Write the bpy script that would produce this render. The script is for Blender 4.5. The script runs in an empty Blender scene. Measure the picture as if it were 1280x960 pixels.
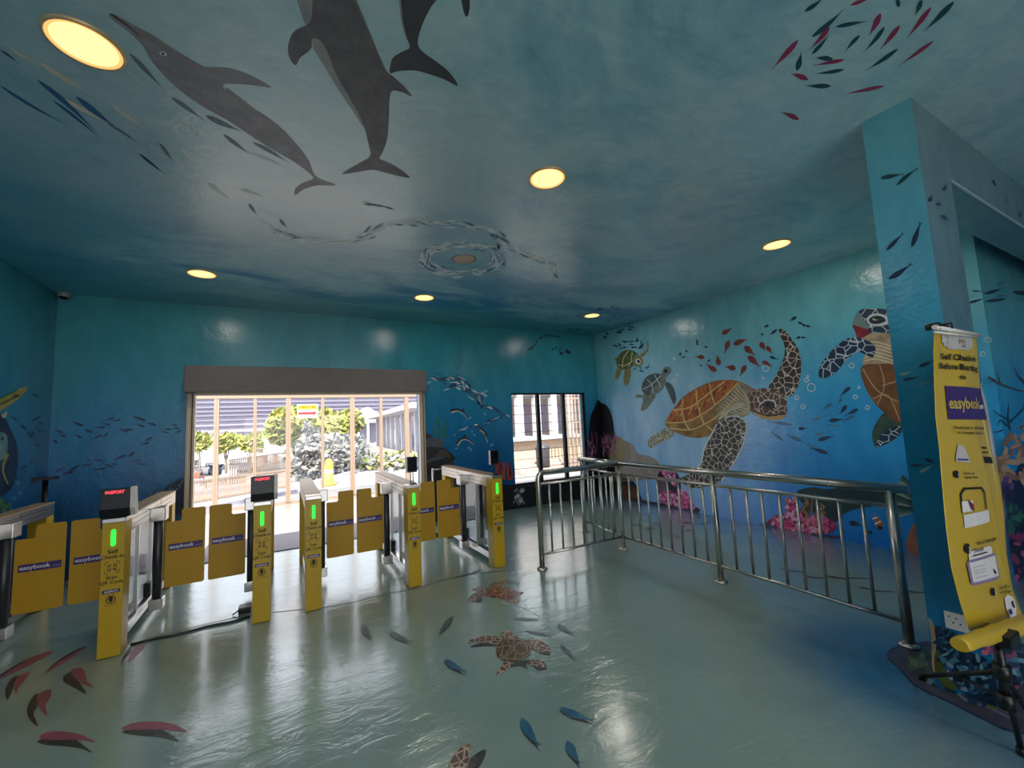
import bpy, bmesh, math, random
from mathutils import Vector, Matrix
from mathutils.geometry import tessellate_polygon

SC = bpy.context.scene
COL = SC.collection
PI = math.pi

# ------------------------------------------------------------------ camera
F, PITCH, ROLL, YAW, CAMH = 521.409, .094337, -.0459, .503058, 1.55
_f = Vector((math.cos(PITCH)*math.sin(YAW), math.cos(PITCH)*math.cos(YAW), math.sin(PITCH)))
_r = Vector((math.cos(YAW), -math.sin(YAW), 0))
_u = _r.cross(_f)
RIGHT = _r*math.cos(ROLL) + _u*math.sin(ROLL)
UP = _u*math.cos(ROLL) - _r*math.sin(ROLL)
FWD = _f
EYE = Vector((0, 0, CAMH))
cd = bpy.data.cameras.new('camera'); cam = bpy.data.objects.new('camera', cd); COL.objects.link(cam)
cd.sensor_width = 36; cd.lens = F/1280*36; cd.clip_start = .02; cd.clip_end = 500
cam.matrix_world = Matrix(((RIGHT.x, UP.x, -FWD.x, 0), (RIGHT.y, UP.y, -FWD.y, 0), (RIGHT.z, UP.z, -FWD.z, CAMH), (0, 0, 0, 1)))
SC.camera = cam

# ------------------------------------------------------------------ light and exposure
SC.view_settings.view_transform = 'Standard'; SC.view_settings.look = 'None'
SC.view_settings.gamma = 1; SC.view_settings.use_curve_mapping = False
SC.view_settings.exposure = 0.9
SKY_STRENGTH, SUN_STRENGTH, LAMP_W, REAR_FILL_W = 2.0, 5.8, 3.8, 10
w = bpy.data.worlds.new('sky'); SC.world = w; w.use_nodes = True
bg = w.node_tree.nodes['Background']; bg.inputs[0].default_value = (.86, .90, 1, 1); bg.inputs[1].default_value = SKY_STRENGTH
sd = bpy.data.lights.new('sun', 'SUN'); sun = bpy.data.objects.new('sun', sd); COL.objects.link(sun)
sd.energy = SUN_STRENGTH; sd.angle = .02; sd.color = (1, .93, .84)
sun.rotation_euler = Vector((.45, 1.0, -1)).to_track_quat('-Z', 'Y').to_euler()
SC.cycles.max_bounces = 10; SC.cycles.sample_clamp_indirect = 6
SC.cycles.use_denoising = True

# ------------------------------------------------------------------ room sizes
H = 3.334; YB = 6.82; XR = 5.8; XL = -2.37; YF = -5.0; XJ = 9.0; YJ = 1.23
CX0, CX1, CY0, CY1, BEAM = 3.19, 3.67, .834, 1.07, 2.94

# ------------------------------------------------------------------ helpers
def lin(c):
    if isinstance(c, str):
        c = [int(c[i:i+2], 16)/255 for i in (0, 2, 4)]
    return tuple(x/12.92 if x <= .04045 else ((x+.055)/1.055)**2.4 for x in c)

def ray(x, y):
    return RIGHT*((x-640)/F) + UP*((480-y)/F) + FWD
def on(x, y, ax, v):
    d = ray(x, y); return EYE + d*((v-EYE[ax])/d[ax])

class Nodes:
    def __init__(s, name):
        s.m = bpy.data.materials.new(name); s.m.use_nodes = True
        s.t = s.m.node_tree; s.b = s.t.nodes['Principled BSDF']
        s.g = s.t.nodes.new('ShaderNodeNewGeometry')
    def n(s, typ, **k):
        o = s.t.nodes.new('ShaderNode'+typ)
        for a, v in k.items(): setattr(o, a, v)
        return o
    def l(s, a, b): s.t.links.new(a, b)
    def pos(s, scale=(1, 1, 1)):
        mp = s.n('Mapping'); s.l(s.g.outputs['Position'], mp.inputs[0]); mp.inputs['Scale'].default_value = scale
        return mp.outputs[0]
    def noise(s, scale, detail=3, rough=.5, stretch=(1, 1, 1), dist=0):
        o = s.n('TexNoise'); s.l(s.pos(stretch), o.inputs['Vector'])
        o.inputs['Scale'].default_value = scale; o.inputs['Detail'].default_value = detail
        o.inputs['Roughness'].default_value = rough; o.inputs['Distortion'].default_value = dist
        return o.outputs['Fac']
    def ramp(s, fac, stops):
        o = s.n('ValToRGB'); s.l(fac, o.inputs[0]); e = o.color_ramp.elements
        while len(e) < len(stops): e.new(.5)
        for i, (p, c) in enumerate(stops):
            e[i].position = p
            e[i].color = (*lin(c), 1) if not isinstance(c, float) else (c, c, c, 1)
        return o.outputs[0]
    def mix(s, fac, a, b):
        o = s.n('Mix', data_type='RGBA')
        for v, i in ((fac, 0), (a, 6), (b, 7)):
            if hasattr(v, 'is_output'): s.l(v, o.inputs[i])
            elif i == 0: o.inputs[0].default_value = v
            else: o.inputs[i].default_value = (*lin(v), 1)
        return o.outputs[2]
    def math(s, op, a, b=None, clamp=False):
        o = s.n('Math', operation=op, use_clamp=clamp)
        for i, v in enumerate((a, b)):
            if v is None: continue
            if hasattr(v, 'is_output'): s.l(v, o.inputs[i])
            else: o.inputs[i].default_value = v
        return o.outputs[0]
    def axis(s, i):
        o = s.n('SeparateXYZ'); s.l(s.g.outputs['Position'], o.inputs[0]); return o.outputs[i]
    def near(s, p, r0, r1):      # 1 inside r0 of point p, 0 beyond r1
        o = s.n('VectorMath', operation='DISTANCE'); s.l(s.g.outputs['Position'], o.inputs[0]); o.inputs[1].default_value = p
        m = s.n('MapRange'); s.l(o.outputs['Value'], m.inputs[0])
        m.inputs[1].default_value = r0; m.inputs[2].default_value = r1; m.inputs[3].default_value = 1; m.inputs[4].default_value = 0
        m.interpolation_type = 'SMOOTHSTEP'; return m.outputs[0]
    def bump(s, h, strength, dist=.01):
        o = s.n('Bump'); o.inputs['Strength'].default_value = strength; o.inputs['Distance'].default_value = dist
        s.l(h, o.inputs['Height']); s.l(o.outputs[0], s.b.inputs['Normal'])
    def out(s, color=None, rough=None, metal=None, spec=None):
        for v, k in ((color, 'Base Color'), (rough, 'Roughness'), (metal, 'Metallic'), (spec, 'Specular IOR Level')):
            if v is None: continue
            if hasattr(v, 'is_output'): s.l(v, s.b.inputs[k])
            elif k == 'Base Color': s.b.inputs[k].default_value = (*lin(v), 1)
            else: s.b.inputs[k].default_value = v
        return s.m

_mc = {}
def plain(name, c, rough=.5, metal=0, var=.06, scale=20, spec=.5, bump=0):
    if name in _mc: return _mc[name]
    N = Nodes(name); L = lin(c)
    f = N.noise(scale, 3)
    a = N.n('Mix', data_type='RGBA'); N.l(f, a.inputs[0])
    a.inputs[6].default_value = (*[max(0, x*(1-var*2)) for x in L], 1); a.inputs[7].default_value = (*[min(1, x*(1+var*2)) for x in L], 1)
    N.out(a.outputs[2], rough, metal, spec)
    if bump: N.bump(N.noise(scale*2, 3), bump, .004)
    _mc[name] = N.m; return N.m
def emit(name, c, s):
    if name in _mc: return _mc[name]
    N = Nodes(name); N.out('101010', .5)
    N.b.inputs['Emission Color'].default_value = (*(c if not isinstance(c, str) else lin(c)), 1); N.b.inputs['Emission Strength'].default_value = s
    _mc[name] = N.m; return N.m
def glass(name, tint=(.95, .98, .98), rough=0):
    if name in _mc: return _mc[name]
    N = Nodes(name); t = N.t
    tr = N.n('BsdfTransparent'); tr.inputs[0].default_value = (*tint, 1)
    gl = N.n('BsdfGlossy'); gl.inputs['Roughness'].default_value = .03
    fr = N.n('Fresnel'); fr.inputs[0].default_value = 1.45
    mx = N.n('MixShader'); N.l(N.math('MULTIPLY', fr.outputs[0], .8), mx.inputs[0]); N.l(tr.outputs[0], mx.inputs[1]); N.l(gl.outputs[0], mx.inputs[2])
    N.l(mx.outputs[0], t.nodes['Material Output'].inputs[0])
    _mc[name] = N.m; return N.m

WALL_R = .22
def wall_bump(N):
    N.bump(N.math('ADD', N.noise(7, 3, .55), N.math('MULTIPLY', N.noise(38, 2), .35)), .16, .03)
_pc = {}
def paint(c, c2=None, rough=.42, scale=9, stretch=(1, 1, 1)):   # mural paint
    key = (c, c2, rough, scale, stretch)
    if key in _pc: return _pc[key]
    N = Nodes('mural_paint_'+c)
    if c2 is None:
        L = lin(c); f = N.noise(scale, 4, .6)
        o = N.n('Mix', data_type='RGBA'); N.l(f, o.inputs[0])
        o.inputs[6].default_value = (*[x*.7 for x in L], 1); o.inputs[7].default_value = (*[min(1, x*1.3) for x in L], 1)
        col = o.outputs[2]
    else:
        f = N.ramp(N.noise(scale, 4, .6, stretch), [(.35, 0.0), (.65, 1.0)])
        col = N.mix(f, c, c2)
    N.out(col, rough); wall_bump(N)
    _pc[key] = N.m; return N.m
def net_paint(name, dark, dark2, line, scale, width=.05, rough=.42):   # scales with pale seams between them
    if name in _pc: return _pc[name]
    N = Nodes(name)
    v = N.n('TexVoronoi', feature='DISTANCE_TO_EDGE'); N.l(N.pos(), v.inputs['Vector']); v.inputs['Scale'].default_value = scale
    base = N.mix(N.noise(6, 3), dark, dark2)
    f = N.math('LESS_THAN', v.outputs['Distance'], width)
    N.out(N.mix(f, base, line), rough); wall_bump(N)
    _pc[name] = N.m; return N.m

class MB:
    def __init__(s): s.v = []; s.f = []; s.mi = []; s.mats = []; s.sm = []
    def idx(s, m):
        if m not in s.mats: s.mats.append(m)
        return s.mats.index(m)
    def add(s, vs, fs, m, smooth=False):
        o = len(s.v); s.v += [tuple(v) for v in vs]; i = s.idx(m)
        for f in fs: s.f.append(tuple(o+k for k in f)); s.mi.append(i); s.sm.append(smooth)
        return s
    def box(s, x0, x1, y0, y1, z0, z1, m):
        vs = [(x, y, z) for x in (x0, x1) for y in (y0, y1) for z in (z0, z1)]
        return s.add(vs, [(0, 1, 3, 2), (4, 6, 7, 5), (0, 4, 5, 1), (2, 3, 7, 6), (0, 2, 6, 4), (1, 5, 7, 3)], m)
    def tube(s, pts, r, m, seg=12, cap=True, r2=None):
        pts = [Vector(p) for p in pts]; n = len(pts); vs = []; fs = []
        t0 = (pts[1]-pts[0]).normalized(); a = t0.orthogonal().normalized()
        for i, p in enumerate(pts):
            t = ((pts[min(i+1, n-1)]-pts[max(i-1, 0)])).normalized()
            a = (a - t*a.dot(t)).normalized(); b = t.cross(a)
            rr = r if r2 is None else r + (r2-r)*i/(n-1)
            for k in range(seg):
                q = 2*PI*k/seg; vs.append(p + a*math.cos(q)*rr + b*math.sin(q)*rr)
        for i in range(n-1):
            for k in range(seg):
                fs.append((i*seg+k, i*seg+(k+1) % seg, (i+1)*seg+(k+1) % seg, (i+1)*seg+k))
        s.add(vs, fs, m, True)
        if cap:
            s.add(vs[:seg], [tuple(range(seg-1, -1, -1))], m); s.add(vs[-seg:], [tuple(range(seg))], m)
        return s
    def lathe(s, prof, c, m, seg=32, smooth=True):     # profile of (r, z) round a vertical axis at c
        vs = []; fs = []
        for r, z in prof:
            for k in range(seg):
                q = 2*PI*k/seg; vs.append((c[0]+r*math.cos(q), c[1]+r*math.sin(q), c[2]+z))
        for i in range(len(prof)-1):
            for k in range(seg): fs.append((i*seg+k, i*seg+(k+1) % seg, (i+1)*seg+(k+1) % seg, (i+1)*seg+k))
        return s.add(vs, fs, m, smooth)
    def prism(s, poly, ax, a, b, m):                   # 2D outline extruded along axis ax from a to b
        def P(u, v, t): return (t, u, v) if ax == 0 else (u, t, v) if ax == 1 else (u, v, t)
        n = len(poly); vs = [P(u, v, a) for u, v in poly] + [P(u, v, b) for u, v in poly]
        tris = tessellate_polygon([[Vector((u, v, 0)) for u, v in poly]])
        fs = [tuple(t) for t in tris] + [tuple(n+k for k in reversed(t)) for t in tris]
        fs += [(i, (i+1) % n, n+(i+1) % n, n+i) for i in range(n)]
        return s.add(vs, fs, m)
    def build(s, name, parent=None, bevel=0, recalc=True, seg=2):
        me = bpy.data.meshes.new(name); me.from_pydata(s.v, [], s.f)
        for m in s.mats: me.materials.append(m)
        me.polygons.foreach_set('material_index', s.mi); me.polygons.foreach_set('use_smooth', s.sm)
        if recalc:
            b = bmesh.new(); b.from_mesh(me); bmesh.ops.remove_doubles(b, verts=b.verts, dist=1e-5)
            bmesh.ops.recalc_face_normals(b, faces=b.faces); b.to_mesh(me); b.free()
        me.update()
        o = bpy.data.objects.new(name, me); COL.objects.link(o)
        if parent: o.parent = parent
        if bevel:
            d = o.modifiers.new('bevel', 'BEVEL'); d.width = bevel; d.segments = seg; d.limit_method = 'ANGLE'; d.angle_limit = math.radians(40)
        return o

def tag(o, label, cat, group=None, kind=None):
    if label: o['label'] = label
    if cat: o['category'] = cat
    if group: o['group'] = group
    if kind: o['kind'] = kind
    return o
def thing(name, label, cat, loc=(0, 0, 0), rz=0, group=None):
    o = bpy.data.objects.new(name, None); COL.objects.link(o); o.empty_display_size = .1
    o.location = loc; o.rotation_euler = (0, 0, rz)
    return tag(o, label, cat, group)
def struct(o, label=None, cat=None):
    o['kind'] = 'structure'
    if label: o['label'] = label
    if cat: o['category'] = cat
    return o

_tc = {}
def text2d(txt, size, align='CENTER', bold=0):
    k = (txt, align, bold)
    if k not in _tc:
        c = bpy.data.curves.new('lettering', 'FONT'); c.body = txt; c.align_x = align; c.align_y = 'CENTER'; c.size = 1; c.resolution_u = 3; c.offset = bold
        o = bpy.data.objects.new('lettering', c); COL.objects.link(o)
        dg = bpy.context.evaluated_depsgraph_get(); ev = o.evaluated_get(dg); me = ev.to_mesh()
        _tc[k] = ([(v.co.x, v.co.y) for v in me.vertices], [tuple(p.vertices) for p in me.polygons])
        ev.to_mesh_clear(); bpy.data.objects.remove(o); bpy.data.curves.remove(c)
    vs, fs = _tc[k]
    return [(x*size, y*size) for x, y in vs], fs
def text(mb, txt, size, fn, m, align='CENTER', bold=0, sx=1):    # fn maps flat (u, v) to 3D
    vs, fs = text2d(txt, size, align, bold); mb.add([fn(u*sx, v) for u, v in vs], fs, m); return mb
def rect(mb, u0, u1, v0, v1, fn, m): mb.add([fn(u0, v0), fn(u1, v0), fn(u1, v1), fn(u0, v1)], [(0, 1, 2, 3)], m)
def rounded(x0, x1, z0, z1, r, n=4):
    pts = []
    for cx, cz, a0 in ((x1-r, z1-r, 0), (x0+r, z1-r, 90), (x0+r, z0+r, 180), (x1-r, z0+r, 270)):
        for i in range(n+1):
            a = math.radians(a0+90*i/n); pts.append((cx+r*math.cos(a), cz+r*math.sin(a)))
    return pts

# ------------------------------------------------------------------ shared materials
M_yellow = plain('yellow_coated_steel', 'c09a10', .38, 0, .03, 8)
M_purple = plain('purple_vinyl', '3d2566', .45)
M_white = plain('white_lettering', 'e8e6ee', .5)
M_black = plain('black_plastic', '0c0c0e', .35)
M_ink = plain('black_ink', '1a1608', .6)
M_silver = plain('brushed_silver', 'c9c5be', .28, 1, .05, 60)
M_steel = plain('polished_stainless', 'c6c0b6', .27, 1, .04, 30)
M_grey = plain('dark_grey_metal', '4a4a4e', .4, .6)
M_cream = plain('cream_aluminium', 'cdb9a2', .45)
M_glass = glass('clear_glass')

# ------------------------------------------------------------------ mural base paint of the room
def wall_paint(name, stops, hz=None):
    N = Nodes(name)
    z = N.math('DIVIDE', N.axis(2), H)
    z = N.math('ADD', z, N.math('MULTIPLY', N.math('SUBTRACT', N.noise(1.5, 4, .6, (1, 1, .35)), .5), .34), True)
    c = N.ramp(z, stops)
    if hz:
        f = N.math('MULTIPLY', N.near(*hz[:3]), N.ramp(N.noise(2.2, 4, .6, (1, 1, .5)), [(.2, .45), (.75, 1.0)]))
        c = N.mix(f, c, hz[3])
    c2 = N.n('Mix', data_type='RGBA', blend_type='OVERLAY'); c2.inputs[0].default_value = .35
    N.l(c, c2.inputs[6]); N.l(N.ramp(N.noise(4.5, 5, .65, (1, 1, .4)), [(.3, .3), (.7, .7)]), c2.inputs[7])
    N.out(c2.outputs[2], WALL_R); wall_bump(N); return N.m
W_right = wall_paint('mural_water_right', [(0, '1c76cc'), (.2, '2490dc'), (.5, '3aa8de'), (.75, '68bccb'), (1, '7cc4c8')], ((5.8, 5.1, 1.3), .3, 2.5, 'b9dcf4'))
W_back = wall_paint('mural_water_back', [(0, '082e5a'), (.22, '125a92'), (.5, '2480ae'), (.72, '3492a8'), (1, '3c969e')])  # deeper stops carry this backlit wall's shade in the paint colour
W_left = wall_paint('mural_water_left', [(0, '08304e'), (.3, '10588a'), (.6, '22759a'), (1, '348894')])  # backlit shade is put into these darker stops too
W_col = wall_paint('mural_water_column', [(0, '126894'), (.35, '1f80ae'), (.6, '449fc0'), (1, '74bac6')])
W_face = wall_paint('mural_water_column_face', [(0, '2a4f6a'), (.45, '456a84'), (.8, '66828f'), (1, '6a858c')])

N = Nodes('mural_water_ceiling')
c = N.ramp(N.noise(.9, 6, .62, (1, 1, 1), 1.2), [(.3, '74acc0'), (.45, '9cc6d0'), (.58, 'b6d2d6'), (.72, '88b8d0')])
c2 = N.n('Mix', data_type='RGBA', blend_type='OVERLAY'); c2.inputs[0].default_value = .4
N.l(c, c2.inputs[6]); N.l(N.ramp(N.noise(4.5, 6, .65, (.7, 1.5, 1), 2.0), [(.3, .32), (.7, .68)]), c2.inputs[7]); c = c2.outputs[2]
f = N.ramp(N.noise(1.1, 6, .6, (.55, 1.4, 1), .8), [(.42, 0.0), (.56, 1.0)])
edge = N.n('MapRange'); N.l(N.axis(1), edge.inputs[0]); edge.inputs[1].default_value = 3.6; edge.inputs[2].default_value = 5.4
c = N.mix(N.math('MULTIPLY', N.math('MULTIPLY', f, edge.outputs[0]), .95), c, '2c74ae')
edge = N.n('MapRange'); N.l(N.axis(1), edge.inputs[0]); edge.inputs[1].default_value = 5.4; edge.inputs[2].default_value = 6.4
c = N.mix(N.math('MULTIPLY', edge.outputs[0], .8), c, '419498')
edge = N.n('MapRange'); N.l(N.math('ADD', N.axis(0), N.math('MULTIPLY', N.noise(1.3, 4), .9)), edge.inputs[0]); edge.inputs[1].default_value = -.3; edge.inputs[2].default_value = -1.6
c = N.mix(N.math('MULTIPLY', edge.outputs[0], .85), c, '3f93b2')
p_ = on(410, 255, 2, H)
c = N.mix(N.math('MULTIPLY', N.near(p_, .2, 2.1), N.ramp(N.noise(1.4, 5, .6, (1, 1.5, 1), 1), [(.25, .4), (.7, .9)])), c, 'cfdae0')  # pale patch: the doorway's mirrored sheen mixed into the ceiling colour
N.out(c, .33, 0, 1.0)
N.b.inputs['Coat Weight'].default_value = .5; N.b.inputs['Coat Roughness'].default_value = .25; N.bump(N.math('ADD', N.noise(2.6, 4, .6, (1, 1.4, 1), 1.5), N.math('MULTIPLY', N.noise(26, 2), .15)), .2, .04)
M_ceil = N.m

N = Nodes('painted_screed_floor')
c = N.ramp(N.noise(.8, 5, .6), [(.3, '7f968f'), (.5, '899f98'), (.7, '7a9793')])
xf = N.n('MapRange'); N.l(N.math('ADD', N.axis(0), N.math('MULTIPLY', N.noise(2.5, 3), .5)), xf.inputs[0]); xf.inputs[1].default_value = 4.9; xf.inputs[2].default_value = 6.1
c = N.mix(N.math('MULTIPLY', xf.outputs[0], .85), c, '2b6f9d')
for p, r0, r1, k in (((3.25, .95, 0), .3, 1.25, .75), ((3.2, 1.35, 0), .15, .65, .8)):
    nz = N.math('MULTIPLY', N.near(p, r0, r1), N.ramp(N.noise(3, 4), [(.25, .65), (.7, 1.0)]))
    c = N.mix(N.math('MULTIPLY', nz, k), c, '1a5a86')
N.out(c, N.ramp(N.noise(1.6, 3), [(.3, .15), (.7, .24)]), 0, .9)
N.b.inputs['Coat Weight'].default_value = .5; N.b.inputs['Coat Roughness'].default_value = .16
N.bump(N.math('ADD', N.noise(3.2, 4, .6, (1, 2.2, 1), .8), N.math('MULTIPLY', N.noise(18, 3, .6, (1, 2, 1)), .22)), .34, .02)
M_floor = N.m

# ------------------------------------------------------------------ room shell
T = .2
DX0, DX1, DZ = -1.05, 1.985, 2.3            # doorway
WX0, WX1, WZ0, WZ1 = 3.72, 5.46, .40, 2.115  # window
floor = struct(MB().box(XL-T, XJ+T, YF-T, YB+T, -.12, 0, M_floor).build('floor'))
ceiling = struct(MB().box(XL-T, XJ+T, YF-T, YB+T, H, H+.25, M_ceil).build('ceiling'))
mb = MB()
for x0, x1, z0, z1 in ((XL-T, DX0, 0, H), (DX0, DX1, DZ, H), (DX1, WX0, 0, H), (WX0, WX1, 0, WZ0), (WX0, WX1, WZ1, H), (WX1, XR+T, 0, H)):
    mb.box(x0, x1, YB, YB+T, z0, z1, W_back)
wall_back = struct(mb.build('wall_back'))
wall_right = struct(MB().box(XR, XR+T, YJ+T, YB, 0, H, W_right).build('wall_right'))
wall_jog = struct(MB().box(XR, XJ+T, YJ, YJ+T, 0, H, W_right).build('wall_right_return'))
wall_left = struct(MB().box(XL-T, XL, YF, YB, 0, H, W_left).build('wall_left'))
mb = MB()
for x0, x1, z0, z1 in ((XL-T, -2.2, 0, H), (-2.2, 3.0, 2.75, H), (3.0, XJ+T, 0, H)): mb.box(x0, x1, YF-T, YF, z0, z1, W_left)  # unseen wide opening added behind the viewer to let daylight in
wall_front = struct(mb.build('wall_front'))
wall_far = struct(MB().box(XJ, XJ+T, YF, YJ, 0, H, W_right).build('wall_right_far'))
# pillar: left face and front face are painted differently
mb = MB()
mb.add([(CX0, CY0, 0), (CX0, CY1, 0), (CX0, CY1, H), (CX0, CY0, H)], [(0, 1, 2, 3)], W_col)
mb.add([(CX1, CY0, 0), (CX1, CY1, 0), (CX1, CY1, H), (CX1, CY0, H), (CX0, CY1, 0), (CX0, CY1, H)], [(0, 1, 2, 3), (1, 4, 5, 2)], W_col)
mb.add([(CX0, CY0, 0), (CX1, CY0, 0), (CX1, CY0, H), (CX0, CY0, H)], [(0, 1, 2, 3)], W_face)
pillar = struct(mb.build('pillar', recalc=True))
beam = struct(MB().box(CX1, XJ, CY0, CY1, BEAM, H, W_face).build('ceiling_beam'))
edge_trim = MB().box(CX1, XJ, CY0-.004, CY0+.006, BEAM-.004, BEAM+.006, plain('pale_corner_bead', 'b9c4c4', .3)).build('corner_bead', beam)

# window with dark frame and thin bars
win = struct(MB().box(WX0, WX1, YB+.03, YB+.09, WZ1-.03, WZ1, M_black).box(WX0, WX1, YB+.03, YB+.09, WZ0, WZ0+.04, M_black)
             .box(WX0, WX0+.025, YB+.03, YB+.09, WZ0, WZ1, M_black).box(WX1-.06, WX1, YB+.03, YB+.09, WZ0, WZ1, M_black).build('window_1'))
mx = [on(x, 520, 1, YB+.06).x for x in (672.5, 704.5)]
for x in mx: MB().box(x-.035, x+.035, YB+.03, YB+.09, WZ0+.03, WZ1-.02, M_black).build('window_mullion', win)
xs = [WX0+.02]+mx+[WX1-.05]
for a, b in zip(xs, xs[1:]): MB().box(a, b, YB+.058, YB+.062, WZ0+.03, WZ1-.02, M_glass).build('window_pane', win)
for i in range(10):
    z = WZ0+.12+i*.17
    MB().tube([(WX0, YB+.15, z), (WX1, YB+.15, z)], .005, M_grey, 6).build('security_bar', win)
MB().box(WX0-.02, WX1+.02, YB-.025, YB+.03, WZ0-.035, WZ0, plain('dark_sill', '2a2526', .4)).build('window_sill', win)

# storefront glazing beyond the doorway
SY = 10.7; SX0, SX1 = -1.75, 3.3; SZ = 2.365
M_tan = plain('tan_aluminium', '8f7a69', .5)
sf = struct(MB().box(SX0, SX1, SY-.05, SY+.06, SZ, SZ+.34, M_tan).box(SX0, SX1, SY-.06, SY+.07, SZ-.012, SZ+.012, plain('brown_shadow_gap', '8a745e', .6))
            .box(SX0, SX1, SY-.03, SY+.04, 0, .055, M_tan).build('window_2'))
mull = [(-1.235, .045), (-.545, .03), (.095, .05), (.80, .03), (1.45, .05), (2.125, .03), (2.76, .05)]
for x, hw in mull:
    m = MB().box(x-hw, x+hw, SY-.05, SY+.05, .05, SZ, M_tan).box(x-hw*.35, x+hw*.1, SY-.056, SY-.049, .05, SZ, plain('brown_shadow_gap', '8a745e', .6)).build('window_mullion', sf)
xs = [SX0]+[m[0] for m in mull]+[SX1]
for a, b in zip(xs, xs[1:]): MB().box(a+.02, b-.02, SY-.004, SY+.004, .05, SZ, M_glass).build('window_pane', sf)
struct(MB().box(-2.3, 4.2, YB+T, SY+.2, -.1, -.001, plain('pale_porch_tiles', 'b3a79a', .35, bump=.1)).build('porch_floor'))
mat_o = tag(MB().box(-.95, 1.9, 6.55, 7.6, 0, .012, plain('grey_ribbed_matting', '6d676c', .8, 0, .15, 80, bump=.5)).build('entrance_mat', bevel=.004),
            'grey ribbed entrance mat on the floor in the wide doorway', 'mat')

# roller shutter
rs = thing('roller_shutter', 'grey roller shutter box over the wide doorway with pale side rails', 'shutter', (0, YB, 0))
M_shut = plain('taupe_grey_steel', '6f6763', .5, 0, .08, 6)
MB().box(-1.105, 2.03, -.27, -.002, 2.13, 2.475, M_shut).build('shutter_box', rs, .008)
for x0 in (-1.10, 1.955):
    mb = MB().box(x0, x0+.09, -.09, -.001, 0, 2.13, M_cream).box(x0+.055, x0+.068, -.095, -.088, 0, 2.13, plain('brown_rubber_seal', '4a3f38', .7))
    mb.box(x0+.02, x0+.03, -.094, -.088, 0, 2.13, plain('cream_rib', 'e5d3bd', .4)); mb.build('guide_rail', rs, .004)
MB().box(-1.0, 1.95, -.19, -.08, 2.095, 2.13, M_cream).build('shutter_slat', rs, .005)

# ------------------------------------------------------------------ downlights
M_lamp = emit('warm_lamp_diffuser', (1.0, .72, .24), 1.05)
M_ring = plain('copper_tinted_trim', 'e6bf92', .35, .3)
LX, LY = (-.79, 1.69, 4.63), (5.46, 2.39, -.67, -2.2, -3.7)
LL = {(0, 0): 'warm round downlight on the ceiling nearest the security camera corner', (1, 0): 'warm round downlight on the ceiling just above the shutter box right end',
      (2, 0): 'warm round downlight above the small barred window, farthest to the right corner',
      (0, 1): 'largest warm downlight, beside the snout of the painted dolphin', (1, 1): 'warm round downlight alone in the middle of the pale ceiling',
      (2, 1): 'warm round downlight on the ceiling left of the blue pillar'}
for j, y in enumerate(LY):
    for i, x in enumerate(LX[:2] if y < 0 else LX):
        t = thing('ceiling_downlight', LL.get((i, j), 'unseen round downlight added on the ceiling behind the viewer'), 'ceiling light', (x, y, H), 0, 'recessed round downlights')
        MB().lathe([(.125, -.008), (.127, -.013), (.136, -.011), (.139, -.001), (.139, 0)], (0, 0, 0), M_ring, 48).build('trim_ring', t)
        MB().lathe([(0, -.0085), (.06, -.0085), (.112, -.008)], (0, 0, 0), M_lamp, 48).build('diffuser', t)
        MB().lathe([(.112, -.008), (.126, -.0105)], (0, 0, 0), emit('amber_lamp_rim', (1, .45, .14), .75), 48).build('diffuser_rim', t)
        sp = bpy.data.lights.new('lamp_light', 'AREA'); sp.shape = 'DISK'; sp.size = .19; sp.energy = REAR_FILL_W if y < -1 else LAMP_W; sp.color = (1, .92, .82)  # the two rearmost unseen rows are brighter, added to fill the room
        so = bpy.data.objects.new('lamp_light', sp); COL.objects.link(so); so.parent = t; so.location = (0, 0, -.016)
t = thing('smoke_detector', 'small round beige detector on the ceiling inside the painted fish ring', 'smoke detector', on(580, 324, 2, H))
MB().lathe([(0, -.03), (.06, -.03), (.1, -.02), (.115, 0)], (0, 0, 0), plain('beige_plastic', 'c9a996', .5), 32).build('detector_body', t)
MB().lathe([(.115, -.001), (.13, -.004), (.135, 0)], (0, 0, 0), plain('grey_ring', '7d8f90', .5), 32).build('detector_rim', t)

# security camera
p = on(83, 371.5, 1, YB)
t = thing('security_camera', 'small white dome camera with black lens in the upper left corner', 'camera', p)
MB().lathe([(0, .05), (.045, .05), (.06, .035), (.06, .0), (.045, -.02)], (0, -.055, 0), plain('off_white_plastic', '8b9295', .4), 24).build('camera_housing', t)
MB().tube([(0, 0, .01), (0, -.05, .01)], .03, plain('off_white_plastic', '8b9295', .4), 16).build('wall_bracket', t)
mb = MB(); mb.lathe([(.045, -.015), (.042, -.035), (.028, -.05), (0, -.057)], (0, -.062, .01), M_black, 24); mb.build('camera_lens', t)

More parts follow.
